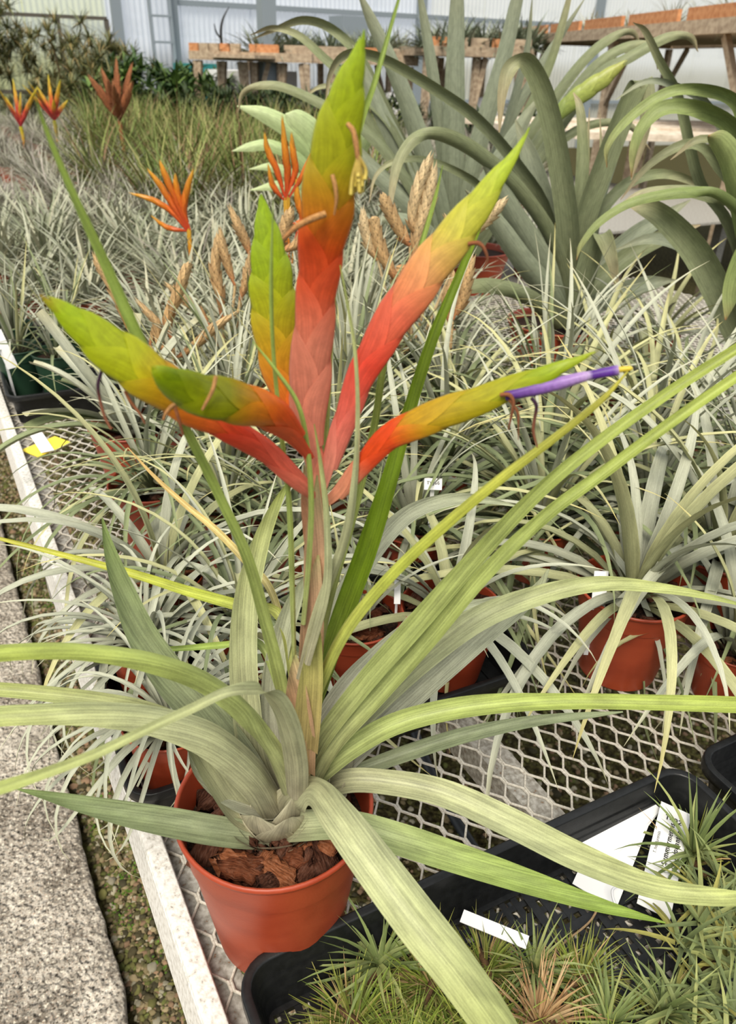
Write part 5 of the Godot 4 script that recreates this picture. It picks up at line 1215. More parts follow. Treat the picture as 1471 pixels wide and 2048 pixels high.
func leaf_family(kind: String) -> Array:
	if leafset.has(kind): return leafset[kind]
	var out := []
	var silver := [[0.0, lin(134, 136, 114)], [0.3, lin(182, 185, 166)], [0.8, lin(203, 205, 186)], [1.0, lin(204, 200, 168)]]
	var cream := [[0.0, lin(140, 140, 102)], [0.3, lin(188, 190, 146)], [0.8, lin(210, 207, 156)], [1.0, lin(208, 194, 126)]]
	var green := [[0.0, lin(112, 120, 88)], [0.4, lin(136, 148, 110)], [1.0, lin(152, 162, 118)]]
	var arcs := [[82, 25, 1.2, 0.1], [76, -10, 1.2, -0.15], [70, -40, 1.0, 0.2], [62, -65, 1.0, -0.1], [52, -72, 0.9, 0.25], [40, -60, 0.9, -0.25], [30, -45, 1.0, 0.1], [56, -82, 0.8, -0.2]]
	var upright := [[86, 70, 1.3, 0.1], [80, 45, 1.4, -0.1], [72, 25, 1.4, 0.2], [64, 5, 1.2, -0.2], [55, -15, 1.2, 0.15], [46, -30, 1.0, -0.1], [84, 20, 2.2, 0.3], [70, 55, 1.2, 0.0]]
	for k in 8:
		match kind:
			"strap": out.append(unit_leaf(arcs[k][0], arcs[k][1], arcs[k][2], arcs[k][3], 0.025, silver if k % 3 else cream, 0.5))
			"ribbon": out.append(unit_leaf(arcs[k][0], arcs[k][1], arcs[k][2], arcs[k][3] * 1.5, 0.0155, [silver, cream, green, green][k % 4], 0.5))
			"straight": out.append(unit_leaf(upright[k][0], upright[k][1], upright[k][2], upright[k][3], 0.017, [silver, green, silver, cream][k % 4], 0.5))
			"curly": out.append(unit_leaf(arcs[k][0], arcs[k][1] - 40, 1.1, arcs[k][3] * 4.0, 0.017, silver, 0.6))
			"cut": out.append(unit_leaf(upright[k][0] - 18, upright[k][1] - 10, 1.0, upright[k][3], 0.045, green if k % 2 else silver, 0.7, true))
	leafset[kind] = out
	return out

var potset := {}
func pot_of(r: float, h: float) -> ArrayMesh:
	var key := "%.3f/%.3f" % [r, h]
	if not potset.has(key): potset[key] = [pot_mesh(r, h), disc(r * 0.93, 5)]
	return potset[key][0]

func potted(called: String, label: String, at: Vector3, kind: String, n: int, ln: float, pot_r: float, pot_h: float, sd: int, group := "", pot_mat: Material = null, chip_n := 10) -> Node3D:
	var t := thing(called, label, "plant", at, 0.0, group)
	rng.seed = sd
	var y := 0.0
	if pot_r > 0.0:
		part("pot", pot_of(pot_r, pot_h), pot_mat if pot_mat else M.clay, t)
		y = pot_h * 0.84
		part("soil", potset["%.3f/%.3f" % [pot_r, pot_h]][1], M.soil, t, Transform3D(Basis(), Vector3(0, y, 0)))
		if chip_n: scatter_chips(t, pot_r, y + 0.003, chip_n, sd + 1, 0.25)
		rng.seed = sd + 2
	var fam := leaf_family(kind)
	var r0 := 0.012 + pot_r * 0.06
	for k in n:
		var f := float(k) / n
		var a := k * 2.39996 + rng.randf_range(-0.35, 0.35)
		var idx := mini(int(f * 8.0 + rng.randf_range(-0.9, 0.9)), 7)
		idx = clampi(idx, 0, 7)
		var s := ln * rng.randf_range(0.72, 1.12)
		if rng.randf() < 0.15: s *= 0.7
		var b := Basis(Vector3.UP, a) * Basis(Vector3.FORWARD, rng.randf_range(-0.13, 0.13)) * Basis(Vector3.RIGHT, rng.randf_range(-0.25, 0.25))
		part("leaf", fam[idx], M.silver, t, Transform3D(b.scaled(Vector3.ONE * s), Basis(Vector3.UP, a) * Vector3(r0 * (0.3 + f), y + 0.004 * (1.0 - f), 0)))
	return t

func plant_tag(t: Node3D, at: Vector3, turn: float, lean: float, text: String, label: String, size := Vector2(0.018, 0.085)) -> void:
	var c := thing("plant_label", label, "label", t.position + at, turn)
	var g := Geo.new()
	g.box(Transform3D(Basis(Vector3.RIGHT, lean), Vector3.ZERO), Vector3(size.x, size.y, 0.0007))
	part("card", g.done(), M.paper, c)
	var k := Geo.new()
	k.box(Transform3D(Basis(Vector3.RIGHT, lean * 0.2), Vector3(0, -size.y * 0.45 - 0.04, -0.002)), Vector3(minf(size.x * 0.4, 0.006), 0.085, 0.0007))
	part("stake", k.done(), M.paper, c)
	if text:
		var xf := Transform3D(Basis(Vector3.RIGHT, lean), Vector3.ZERO)
		letters(c, text, xf * Transform3D(Basis(), Vector3(0, size.y * 0.1, 0.0006)), minf(size.x * 0.34, size.x / (0.85 * text.length())))

func letters(parent: Node3D, text: String, xf: Transform3D, height: float, bold := true) -> void:
	var tm := TextMesh.new()
	var f := SystemFont.new()
	f.font_names = PackedStringArray(["Droid Sans"])
	f.font_weight = 700 if bold else 400
	tm.font = f
	tm.text = text
	tm.font_size = 32
	tm.pixel_size = height / 24.0
	tm.depth = 0.0002
	part("lettering", tm, M.ink, parent, xf)

func build_near_plants() -> void:
	# strap-leaved pots at the right of the mesh
	var r1 := potted("silver_strap_plant", "silver strap-leaved plant drooping over terracotta pot on the open mesh", Vector3(0.715, 0, -0.545), "strap", 36, 0.42, 0.075, 0.14, 11)
	potted("silver_strap_plant", "silver strap-leaved plant in terracotta pot at the right picture edge", Vector3(0.90, 0, -0.56), "strap", 26, 0.42, 0.075, 0.14, 12)
	potted("silver_strap_plant", "silver drooping plant hanging pale leaves onto the mesh near the right tray", Vector3(0.80, 0, -0.44), "strap", 16, 0.34, 0.05, 0.09, 13)
	# in the long tray behind the hero
	var p3 := potted("silver_ribbon_plant", "silver narrow-leaved plant at the right end of the long tray", Vector3(0.49, 0.008, -0.64), "strap", 24, 0.30, 0.066, 0.112, 14)
	var p4 := potted("silver_ribbon_plant", "small silver plant in bark-filled pot behind the flower stem", Vector3(0.375, 0.008, -0.69), "straight", 12, 0.20, 0.062, 0.105, 15, "", null, 26)
	potted("silver_curly_plant", "curly grey air plant in terracotta pot at the left of the long tray", Vector3(0.118, 0.008, -0.63), "curly", 60, 0.21, 0.054, 0.10, 16, "", null, 14)
	potted("silver_curly_plant", "tangled silver air plant in the back left corner of the long tray", Vector3(0.13, 0.008, -0.765), "curly", 70, 0.24, 0.052, 0.10, 17)
	potted("silver_curly_plant", "grey air plant half hidden behind the wide left leaves", Vector3(0.245, 0.008, -0.75), "ribbon", 60, 0.30, 0.055, 0.10, 18)
	potted("silver_strap_plant", "wide-leaved silver plant arching over the white rail at left", Vector3(0.185, 0, -0.905), "strap", 26, 0.38, 0.058, 0.10, 19)
	# behind the tray, row by row
	var rows := [
		[Vector3(0.33, 0, -1.04), "ribbon", 44, 0.27, "fine silver plant with thin tangled leaves near the left rail"],
		[Vector3(0.40, 0, -0.93), "ribbon", 40, 0.30, "silver grassy plant directly behind the flower stem"],
		[Vector3(0.57, 0, -0.86), "ribbon", 46, 0.34, "silver grassy plant beside the small printed plant label"],
		[Vector3(0.76, 0, -0.78), "ribbon", 60, 0.40, "dense pale yellow-green grassy plant behind the long lime leaves"],
		[Vector3(0.95, 0, -0.74), "ribbon", 56, 0.44, "large cream and green grassy plant near the right edge"],
		[Vector3(1.14, 0, -0.70), "ribbon", 40, 0.36, "silver grassy plant below the glossy plant at right edge"],
		[Vector3(0.37, 0, -1.16), "straight", 40, 0.30, "silver upright plant under the long left flower spike"],
		[Vector3(0.55, 0, -1.10), "straight", 44, 0.32, "silver spiky plant left of the central stem base"],
		[Vector3(0.74, 0, -1.02), "ribbon", 56, 0.38, "pale grassy plant below the purple flower"],
		[Vector3(0.93, 0, -0.96), "ribbon", 56, 0.40, "yellowish grassy plant behind the paired lime leaves"],
		[Vector3(1.13, 0, -0.92), "ribbon", 44, 0.38, "arching silver plant below the giant rosette"],
		[Vector3(0.48, 0, -1.38), "straight", 44, 0.30, "silver plant between the two left flower spikes"],
		[Vector3(0.68, 0, -1.30), "straight", 46, 0.34, "silver spiky plant behind the red bracts"],
		[Vector3(0.88, 0, -1.22), "ribbon", 50, 0.38, "tall pale grassy plant right of the lime spike"],
		[Vector3(1.08, 0, -1.16), "straight", 26, 0.36, "blue-grey upright plant behind the purple flower"],
		[Vector3(1.24, 0, -1.18), "strap", 22, 0.36, "silver arching plant in front of the giant rosette pot"],
		[Vector3(1.30, 0, -0.98), "ribbon", 40, 0.40, "arching pale plant beneath the glossy right-hand plant"],
		[Vector3(1.42, 0, -1.20), "strap", 20, 0.36, "silver plant right of the giant rosette base"],
		[Vector3(1.02, 0, -0.58), "ribbon", 40, 0.36, "silver grassy plant cut off by the right edge"],
		[Vector3(1.70, 0, -1.42), "strap", 16, 0.36, "plant in the shaded pot right of the giant rosette"],
		[Vector3(0.60, 0, -1.58), "straight", 40, 0.30, "silver plant behind the left upright spike"],
		[Vector3(0.80, 0, -1.50), "straight", 40, 0.32, "silver plant below the straw spikes at centre"],
		[Vector3(1.0, 0, -1.42), "ribbon", 44, 0.34, "grey-green grassy plant left of the giant rosette"]]
	for k in rows.size():
		var q: Array = rows[k]
		potted("silver_grassy_plant", q[4], q[0], q[1], int(q[2] * 1.5), q[3] * 1.06, 0.058, 0.10, 200 + k * 3, "silver grassy plants on the bench", null, 6)
	# far left terracotta pots: stub-leaved plant and its neighbour
	potted("cut_leaf_plant", "plant with bluntly cut grey leaves in terracotta pot at far left", Vector3(0.255, 0, -1.36), "cut", 24, 0.24, 0.075, 0.13, 301)
	potted("silver_grassy_plant", "silver plant in terracotta pot beside the yellow card", Vector3(0.235, 0, -1.14), "ribbon", 60, 0.33, 0.07, 0.12, 302, "silver grassy plants on the bench")
	# dark green pots in the far left tray
	for k in 4:
		var at: Vector3 = [Vector3(0.205, 0.008, -1.86), Vector3(0.13, 0.008, -1.93), Vector3(0.26, 0.008, -2.03), Vector3(0.14, 0.008, -2.12)][k]
		potted("green_pot_plant", ["silver plant in the nearest dark green pot at far left", "silver plant in dark green pot with a white label", "silver plant in dark green pot behind the labelled one", "silver plant in the last dark green pot at the left edge"][k], at, "straight", 26, 0.24, 0.055, 0.115, 320 + k * 3, "plants in dark green pots", M.green_pot, 0)
	plant_tag(p4, Vector3(0.049, 0.142, 0.022), -0.5, -0.5, "", "blank white plant label stuck in the long tray behind the stem", Vector2(0.008, 0.04))
	plant_tag(r1, Vector3(-0.063, 0.150, -0.003), -0.5, -0.3, "22 J", "grey-white printed label in the pot on the open mesh", Vector2(0.018, 0.052))
	plant_tag(r1, Vector3(-0.142, 0.190, -0.276), -0.5, -0.4, "TY J66", "small grey label reading TY J66 among the silver leaves", Vector2(0.026, 0.017))
	var holder := Node3D.new()
	holder.position = Vector3(0.10, 0.0, -1.88)
	plant_tag(holder, Vector3(0.0, 0.135, 0.0), 0.4, -0.5, "", "white label in the dark green pot at far left", Vector2(0.026, 0.09))
	plant_tag(holder, Vector3(-0.01, 0.135, -0.16), 0.4, -0.5, "", "white label at the left picture edge in a green pot", Vector2(0.026, 0.09))
	holder.free()
	var yc := Geo.new()
	yc.box(Transform3D(), Vector3(0.085, 0.001, 0.055))
	solo("yellow_card", yc.done(), M.yellow, "bright yellow paper card lying on the mesh near the rail", "card", Transform3D(Basis(Vector3.UP, 0.5), Vector3(0.125, 0.0045, -1.605)))
	var wc := Geo.new()
	wc.box(Transform3D(), Vector3(0.026, 0.001, 0.13))
	solo("plant_label", wc.done(), M.paper, "white plastic label lying across the yellow card", "label", Transform3D(Basis(Vector3.UP, 0.1) * Basis(Vector3.RIGHT, 0.06), Vector3(0.116, 0.012, -1.635)))

# ------------------------------------------------------------------ merged tufts for the distance
var tufts := {}
func tuft_to(g: Geo, n: int, l0: float, l1: float, w: float, e_lo: float, e_hi: float, drop: float, cols: Array, r0 := 0.01, segs := 5, at := Vector3.ZERO, lean := Vector3.ZERO) -> void:
	for k in n:
		var a := rng.randf() * TAU
		var e := deg_to_rad(rng.randf_range(e_lo, e_hi))
		var ln := rng.randf_range(l0, l1)
		var out := Vector3(cos(a), 0, sin(a))
		var side := Vector3(-sin(a), 0, cos(a))
		var p := at + out * r0 * rng.randf()
		var cc: Color = cols[rng.randi() % cols.size()] * rng.randf_range(0.85, 1.15)
		var d := deg_to_rad(drop * rng.randf_range(0.3, 1.0))
		var sway := rng.randf_range(-0.5, 0.5)
		var pos := PackedVector3Array()
		var col := PackedColorArray()
		var uvs := PackedVector2Array()
		for i in segs + 1:
			var t := float(i) / segs
			var ee := e - d * t
			if i > 0: p += ((out * cos(ee) + Vector3.UP * sin(ee)) + side * sway * t + lean).normalized() * ln / segs
			var nn := (Vector3.UP * cos(ee) - out * sin(ee))
			var ww := w * (1.0 - pow(t, 1.8)) + w * 0.03
			pos.append(p - side * ww + nn * ww * 0.4)
			pos.append(p)
			pos.append(p + side * ww + nn * ww * 0.4)
			for j in 3:
				col.append(cc)
				uvs.append(Vector2(0.25 * j, t))
		g.grid(segs + 1, 3, pos, col, uvs)

func tuft(kind: String, v: int) -> ArrayMesh:
	var key := "%s%d" % [kind, v]
	if tufts.has(key): return tufts[key]
	rng.seed = hash(key)
	var g := Geo.new()
	var grey := [lin(176, 174, 158), lin(160, 160, 142), lin(196, 194, 180), lin(150, 148, 128), lin(180, 170, 164)]
	var olive := [lin(138, 148, 80), lin(158, 162, 96), lin(112, 128, 62), lin(170, 164, 110), lin(150, 116, 88), lin(122, 142, 72), lin(98, 118, 56)]
	match kind:
		"grey": tuft_to(g, 110, 0.16, 0.30, 0.0034, 12, 85, 55, grey, 0.03)
		"wide": tuft_to(g, 70, 0.18, 0.32, 0.0062, 15, 85, 70, [lin(172, 176, 152), lin(188, 190, 170), lin(150, 156, 130), lin(198, 196, 172)], 0.03, 6)
		"olive": tuft_to(g, 190, 0.20, 0.42, 0.0036, 15, 88, 55, olive, 0.07)
		"green": tuft_to(g, 60, 0.16, 0.30, 0.016, 10, 80, 80, [lin(70, 96, 46), lin(92, 120, 58), lin(54, 78, 40), lin(112, 138, 70)], 0.08)
		"haze": tuft_to(g, 130, 0.16, 0.32, 0.010, 10, 85, 60, [lin(150, 158, 138), lin(126, 138, 114), lin(172, 178, 158)], 0.16)
	tufts[key] = g.done()
	return tufts[key]

func far_tuft(called: String, label: String, group: String, kind: String, v: int, at: Vector3, s: float, mat: Material, pot := true) -> Node3D:
	var t := thing(called, label, "plant", at, rng.randf() * TAU, group)
	if pot:
		var o := part("pot", pot_of(0.055, 0.09), M.clay, t)
	part("foliage", tuft(kind, v), mat, t, Transform3D(Basis().scaled(Vector3.ONE * s), Vector3(0, 0.075 if pot else 0.0, 0)), true)
	return t

func build_far_plants() -> void:
	for k in ["grey", "wide", "olive"]:
		for v in 4: tuft(k, v)
	rng.seed = 4242
	var spots := []
	var z := -1.62
	while z > -9.0:
		var step := 0.20 if z > -4.0 else 0.34
		var x := 0.2
		while x < (2.2 if z > -3.1 or z < -6.8 else 4.4):
			spots.append(Vector3(x + rng.randf_range(-0.06, 0.06), 0, z + rng.randf_range(-0.06, 0.06)))
			x += step * (1.0 if z > -4.0 else 1.1)
		z -= step
	for p in spots:
		var s := screen(p + Vector3(0, 0.15, 0))
		var v := rng.randi() % 4
		if s.x < -80 or s.x > 1060 or (p.x < 0.45 and p.z > -2.35): continue
		if p.x > 0.4 and p.x < 1.1 and p.z > -1.75: continue
		if p.distance_to(Vector3(1.40, 0, -1.5)) < 0.3 or p.distance_to(Vector3(1.72, 0, -2.32)) < 0.3 or p.distance_to(Vector3(1.42, 0, -2.78)) < 0.18: continue
		if p.x > 1.25 and p.z > -2.2: continue
		var olive: bool = s.x > 150.0 + rng.randf_range(-40, 60) and s.x < 760.0 and s.y < 385.0 + rng.randf_range(-60, 50)
		var seen_kind := "olive" if olive else ("wide" if s.y > 430 else "grey")
		var sc := rng.randf_range(0.9, 1.15) * (1.12 if olive else 1.0)
		var zone := ""
		if olive:
			zone = ("left of the dead brown spike" if s.x < 190 else ("behind the orange fan at left" if s.x < 420 else "behind the tall orange spikes")) + (" toward the far shrubs" if s.y < 260 else "")
		elif s.x < 620:
			zone = ("at the left edge above the green pots" if s.x < 200 else ("around the orange fan" if s.x < 400 else "between the orange fans")) + (" in the far rows" if s.y < 330 else (" in the middle rows" if s.y < 450 else " in the front rows"))
		else:
			zone = ("behind the straw spikes" if s.x < 860 else "at the foot of the giant rosettes") + (" in the far rows" if s.y < 400 else "")
		var lab: String = ("olive grassy air plant " if olive else "silver spiky air plant ") + zone
		var grp: String = ("olive grassy air plants " if olive else "silver air plants ") + zone
		far_tuft("olive_air_plant" if olive else "silver_air_plant", lab, grp, seen_kind, v, p, sc, M.silver)
	# plants that carry the straw and orange spikes
	var sets := [[DRY_A, "straw", "dry_spike_plant", "silver plant with braided straw-dry spikes above the left lime spike"], [DRY_B, "straw", "dry_spike_plant", "silver plant with straw-dry spikes left of the upright lime spike"], [DRY_C, "straw", "dry_spike_plant", "silver plant with a fan of pale straw spikes right of the tall spike"], [DRY_D, "straw", "dry_spike_plant", "silver plant with straw spikes close behind the upright lime spike"], [DRY_E, "straw", "dry_spike_plant", "silver plant with short brown spikes below the right lime spike"], [ORANGE_A, "orange", "orange_spike_plant", "silver plant with a fan of orange flower spikes at left"], [ORANGE_B, "orange", "orange_spike_plant", "plant with tall orange spikes just left of the tall lime spike"]]
	for q in sets:
		var first: PackedVector3Array = split(q[0][0][1])[0]
		var at := Vector3(first[0].x, 0.0, first[0].z)
		var t := thing(q[2], q[3], "plant", at)
		part("pot", pot_of(0.055, 0.09), M.clay, t)
		part("foliage", tuft("wide" if q[1] == "straw" else "grey", 1), M.silver, t, Transform3D(Basis(), Vector3(0, 0.075, 0)), true)
		for l in q[0]:
			var pw := split(l[1])
			# a thin stalk joins the spike to the rosette
			var b0: Vector3 = pw[0][0] - at
			part("stalk", tube(PackedVector3Array([Vector3(0, 0.07, 0), b0 * 0.5 + Vector3(0, 0.04, 0), b0]), [0.004, 0.0035, 0.003], 6, bract_stops(l[0]), 10), M.dry if q[1] == "straw" else M.bract, t)
			spike(l[1], l[0], t, at, 12 if q[1] == "straw" else 8, "spike", M.dry if q[1] == "straw" else M.bract, 0.7, true, 2.9)
	# far left: red and yellow bromeliads, and the dead brown one
	for k in 4:
		var px: Array = [[Vector3(0.42, 0, -6.1), 1.0], [Vector3(0.74, 0, -6.3), 0.9], [Vector3(0.98, 0, -6.4), 1.0], [Vector3(0.30, 0, -5.7), 0.8]][k]
		fan(px[0], px[1] * 1.15, "rosy", "rosette_in_flower", ["red and yellow flowering rosette at the far left edge", "small red and yellow flowering rosette second from the far left", "yellow flowering rosette with pink base at far left", "red flowering rosette partly cut off by the left edge"][k], M.bract, 700 + k)
	fan(Vector3(1.20, 0, -5.35), 1.4, "rust", "withered_rosette", "dead brown withered bromeliad spike standing in the olive grass", M.dry, 720)

func fan(at: Vector3, s: float, kind: String, called: String, label: String, mat: Material, sd: int) -> void:
	rng.seed = sd
	var t := thing(called, label, "plant", at)
	part("pot", pot_of(0.055, 0.09), M.clay, t)
	part("foliage", tuft("grey", sd % 4), M.silver, t, Transform3D(Basis(), Vector3(0, 0.07, 0)), true)
	var top := Vector3(0, 0.26 * s, 0)
	part("stalk", tube(PackedVector3Array([Vector3(0, 0.06, 0), Vector3(0.005, 0.16, 0), top]), [0.012, 0.011, 0.012], 7, bract_stops(kind), 8), mat, t)
	for k in 8:
		var a := TAU * k / 8.0 + rng.randf_range(-0.3, 0.3)
		var lean := rng.randf_range(0.15, 0.75) if k < 6 else rng.randf_range(0.0, 0.2)
		var d := Vector3(cos(a) * lean, 1.0, sin(a) * lean).normalized()
		var ln := rng.randf_range(0.13, 0.29) * s
		var w := cam_x - d * cam_x.dot(d)
		w = Basis(d, rng.randf_range(-0.6, 0.6)) * w.normalized()
		var dat := []
		for i in 5:
			var f := i / 4.0
			var p := at + top + d * ln * f + Vector3(cos(a), -0.2, sin(a)) * 0.02 * f * f
			var h: float = (0.017 if kind == "rust" else 0.0125) * s * [0.55, 0.95, 1.0, 0.7, 0.12][i]
			dat.append_array([p.x, p.y, p.z, w.x * h, w.y * h, w.z * h])
		spike(dat, kind, t, at, 9, "spike", mat, 0.5, true, 2.8)

# ------------------------------------------------------------------ small plants in the front tray
func build_tray_plants() -> void:
	var fine := [lin(132, 138, 60), lin(152, 156, 74), lin(108, 118, 48), lin(164, 160, 92), lin(184, 156, 108), lin(120, 132, 68)]
	var lush := [lin(126, 146, 56), lin(148, 164, 70), lin(102, 122, 46), lin(160, 168, 78)]
	var star := [lin(134, 150, 92), lin(150, 162, 104), lin(116, 132, 78), lin(162, 170, 106)]
	var sandy := [lin(200, 166, 122), lin(184, 148, 106), lin(216, 186, 142), lin(160, 122, 84)]
	var kinds := {}
	rng.seed = 99
	for k in 3:
		var g := Geo.new()
		tuft_to(g, 170, 0.022, 0.052, 0.0008, 0, 88, 60, fine, 0.022, 4)
		tuft_to(g, 40, 0.03, 0.055, 0.0011, 20, 88, 40, lush, 0.016, 4)
		tuft_to(g, 30, 0.02, 0.045, 0.0006, -10, 60, 140, sandy, 0.022, 6)
		kinds["fine%d" % k] = g.done()
	for k in 2:
		var g := Geo.new()
		tuft_to(g, 200, 0.02, 0.048, 0.0007, 5, 88, 60, lush, 0.024, 4)
		kinds["lush%d" % k] = g.done()
	for k in 2:
		var g := Geo.new()
		tuft_to(g, 44, 0.03, 0.064, 0.0016, 5, 85, 40, star, 0.004, 5, Vector3(0, 0.012, 0))
		tuft_to(g, 50, 0.02, 0.045, 0.0008, 0, 80, 60, fine, 0.02, 4)
		kinds["star%d" % k] = g.done()
	var gd := Geo.new()
	tuft_to(gd, 120, 0.03, 0.06, 0.0011, 20, 88, 50, sandy, 0.01, 5)
	tuft_to(gd, 40, 0.02, 0.04, 0.0007, 0, 60, 140, sandy, 0.02, 6)
	kinds["sandy"] = gd.done()
	var gb := Geo.new()
	for k in 5:
		tuft_to(gb, 15, 0.035, 0.070, 0.0021, 5, 82, 70, [lin(140, 152, 96), lin(160, 166, 104), lin(122, 136, 88), lin(172, 168, 92)], 0.004, 6, Vector3(cos(k * 1.05) * 0.022, 0.012 + 0.008 * (k % 3), sin(k * 1.05) * 0.022))
	kinds["branch"] = gb.done()
	var list := [
		[0.212, -0.330, "star0", 1.15, "star-shaped green air plant in the corner nearest the big pot"],
		[0.172, -0.302, "fine0", 1.0, "fine grassy air plant by the left wall of the front tray"],
		[0.248, -0.296, "fine1", 1.05, "fine grassy air plant below the broad pale leaf"],
		[0.135, -0.270, "fine2", 1.0, "tan-tipped grassy air plant at the left end of the tray"],
		[0.200, -0.262, "lush0", 1.05, "lush green grassy air plant at the bottom centre-left"],
		[0.258, -0.248, "lush1", 1.05, "lush green grassy air plant under the big leaf tip"],
		[0.335, -0.262, "star1", 0.95, "pointed green air plant just above the dried tan clump"],
		[0.312, -0.225, "sandy", 1.05, "dried tan clump of dead air plant leaves"],
		[0.300, -0.285, "fine0", 0.85, "small grassy air plant beside the white paper strip"],
		[0.370, -0.236, "fine1", 0.9, "green grassy air plant right of the dried clump"],
		[0.362, -0.196, "star0", 0.9, "purple-tipped small air plant right of the dried clump at the bottom"],
		[0.408, -0.180, "star1", 0.95, "spreading air plant at the bottom right of the tray"],
		[0.555, -0.275, "star1", 1.35, "spiky green air plant in the right back corner of the tray"],
		[0.478, -0.190, "branch", 1.1, "large branching air plant with arching green leaves at lower right"],
		[0.535, -0.222, "branch", 0.9, "arching green air plant beside the printed tag"],
		[0.435, -0.160, "branch", 0.95, "arching air plant in the bottom right picture corner"],
		[0.262, -0.205, "lush0", 1.05, "dense green grassy air plant at the bottom picture edge"],
		[0.205, -0.215, "fine2", 1.1, "grassy air plant cut by the bottom edge left of the leaf"],
		[0.150, -0.225, "fine1", 1.0, "grassy air plant cut by the bottom left of the tray"],
		[0.330, -0.170, "lush1", 1.0, "green air plant below the dried clump at the bottom edge"]]
	for k in list.size():
		var q: Array = list[k]
		var t := thing("air_plant", q[4], "plant", Vector3(q[0], 0.008, q[1]), k * 1.7, "small air plants in the front tray")
		part("foliage", kinds[q[2]], M.silver, t, Transform3D(Basis().scaled(Vector3.ONE * q[3] * 1.1)), true)
		var wd := Geo.new()
		tube_to(wd, PackedVector3Array([Vector3(-0.02, 0.0, 0.004), Vector3(0, 0.006, 0), Vector3(0.018, 0.004, -0.006)]), [0.003, 0.004, 0.003], 7, [[0.0, lin(120, 92, 62)], [1.0, lin(96, 72, 50)]], 8)
		part("root", wd.done(), M.dry, t)

func card(called: String, label: String, at: Vector3, size: Vector2, turn: float, tilt: Vector3, mat: Material) -> Node3D:
	var c := thing(called, label, "label", at, 0.0)
	c.basis = Basis(Vector3.UP, turn) * Basis.from_euler(tilt)
	var g := Geo.new()
	g.box(Transform3D(), Vector3(size.x, 0.0008, size.y))
	part("card", g.done(), mat, c)
	return c

func build_cards() -> void:
	var lay := Basis(Vector3.RIGHT, -PI / 2)
	card("plant_label", "lowest blank white card of the stack in the front tray", Vector3(0.485, 0.022, -0.318), Vector2(0.118, 0.045), 0.50, Vector3(0.1, 0, 0.06), M.paper)
	card("plant_label", "middle blank white card of the stack in the front tray", Vector3(0.503, 0.025, -0.332), Vector2(0.112, 0.040), 0.28, Vector3(0.1, 0, 0.06), M.paper)
	card("plant_label", "topmost blank white card of the stack in the front tray", Vector3(0.508, 0.028, -0.336), Vector2(0.106, 0.038), 0.20, Vector3(0.1, 0, 0.06), M.paper)
	var c := card("plant_tag", "long white printed tag reading T402 in the front tray", Vector3(0.522, 0.030, -0.284), Vector2(0.125, 0.032), 0.60, Vector3(0.1, 0, 0.10), M.paper)
	letters(c, "T402", Transform3D(Basis(Vector3.UP, -PI / 2) * lay, Vector3(0.046, 0.0007, 0.0)), 0.006)
	letters(c, "T. ionantha", Transform3D(lay, Vector3(0.018, 0.0007, 0.008)), 0.005)
	letters(c, "Summermensis", Transform3D(lay, Vector3(0.016, 0.0007, 0.000)), 0.0052)
	letters(c, "T. hondurensis", Transform3D(lay, Vector3(0.012, 0.0007, -0.011)), 0.003, false)
	card("plant_label", "narrow white paper strip lying behind the dried tan clump", Vector3(0.316, 0.040, -0.300), Vector2(0.062, 0.013), -0.92, Vector3(0, 0, 0.02), M.paper)
	var tw := PackedVector3Array([Vector3(0.452, 0.022, -0.262), Vector3(0.440, 0.028, -0.268), Vector3(0.444, 0.034, -0.280), Vector3(0.460, 0.030, -0.282)])
	solo("twist_tie", tube(tw, [0.0012, 0.0012], 6, [[0.0, Color.WHITE], [1.0, Color.WHITE]], 20), M.white, "white looped twist tie at the end of the printed tag", "tie")
	var tg := PackedVector3Array([Vector3(0.330, 0.014, -0.262), Vector3(0.380, 0.014, -0.270), Vector3(0.420, 0.014, -0.276), Vector3(0.452, 0.016, -0.296)])
	solo("twig", tube(tg, [0.0008, 0.0011, 0.0013], 6, [[0.0, lin(150, 128, 104)], [1.0, lin(176, 146, 108)]], 24), M.dry, "thin brown twig lying on the tray lattice", "twig")

# ------------------------------------------------------------------ shrubs, far benches and clutter
func board(parent: Node3D, called: String, a: Vector3, b: Vector3, w: float, h: float, mat: Material) -> void:
	var g := Geo.new()
	var d := b - a
	var x := d.normalized()
	var side := x.cross(Vector3.UP)
	if side.length() < 0.1: side = Vector3.RIGHT
	side = side.normalized()
	g.box(Transform3D(Basis(x, side.cross(x), side), (a + b) * 0.5), Vector3(d.length(), h, w))
	part(called, g.done(), mat, parent)

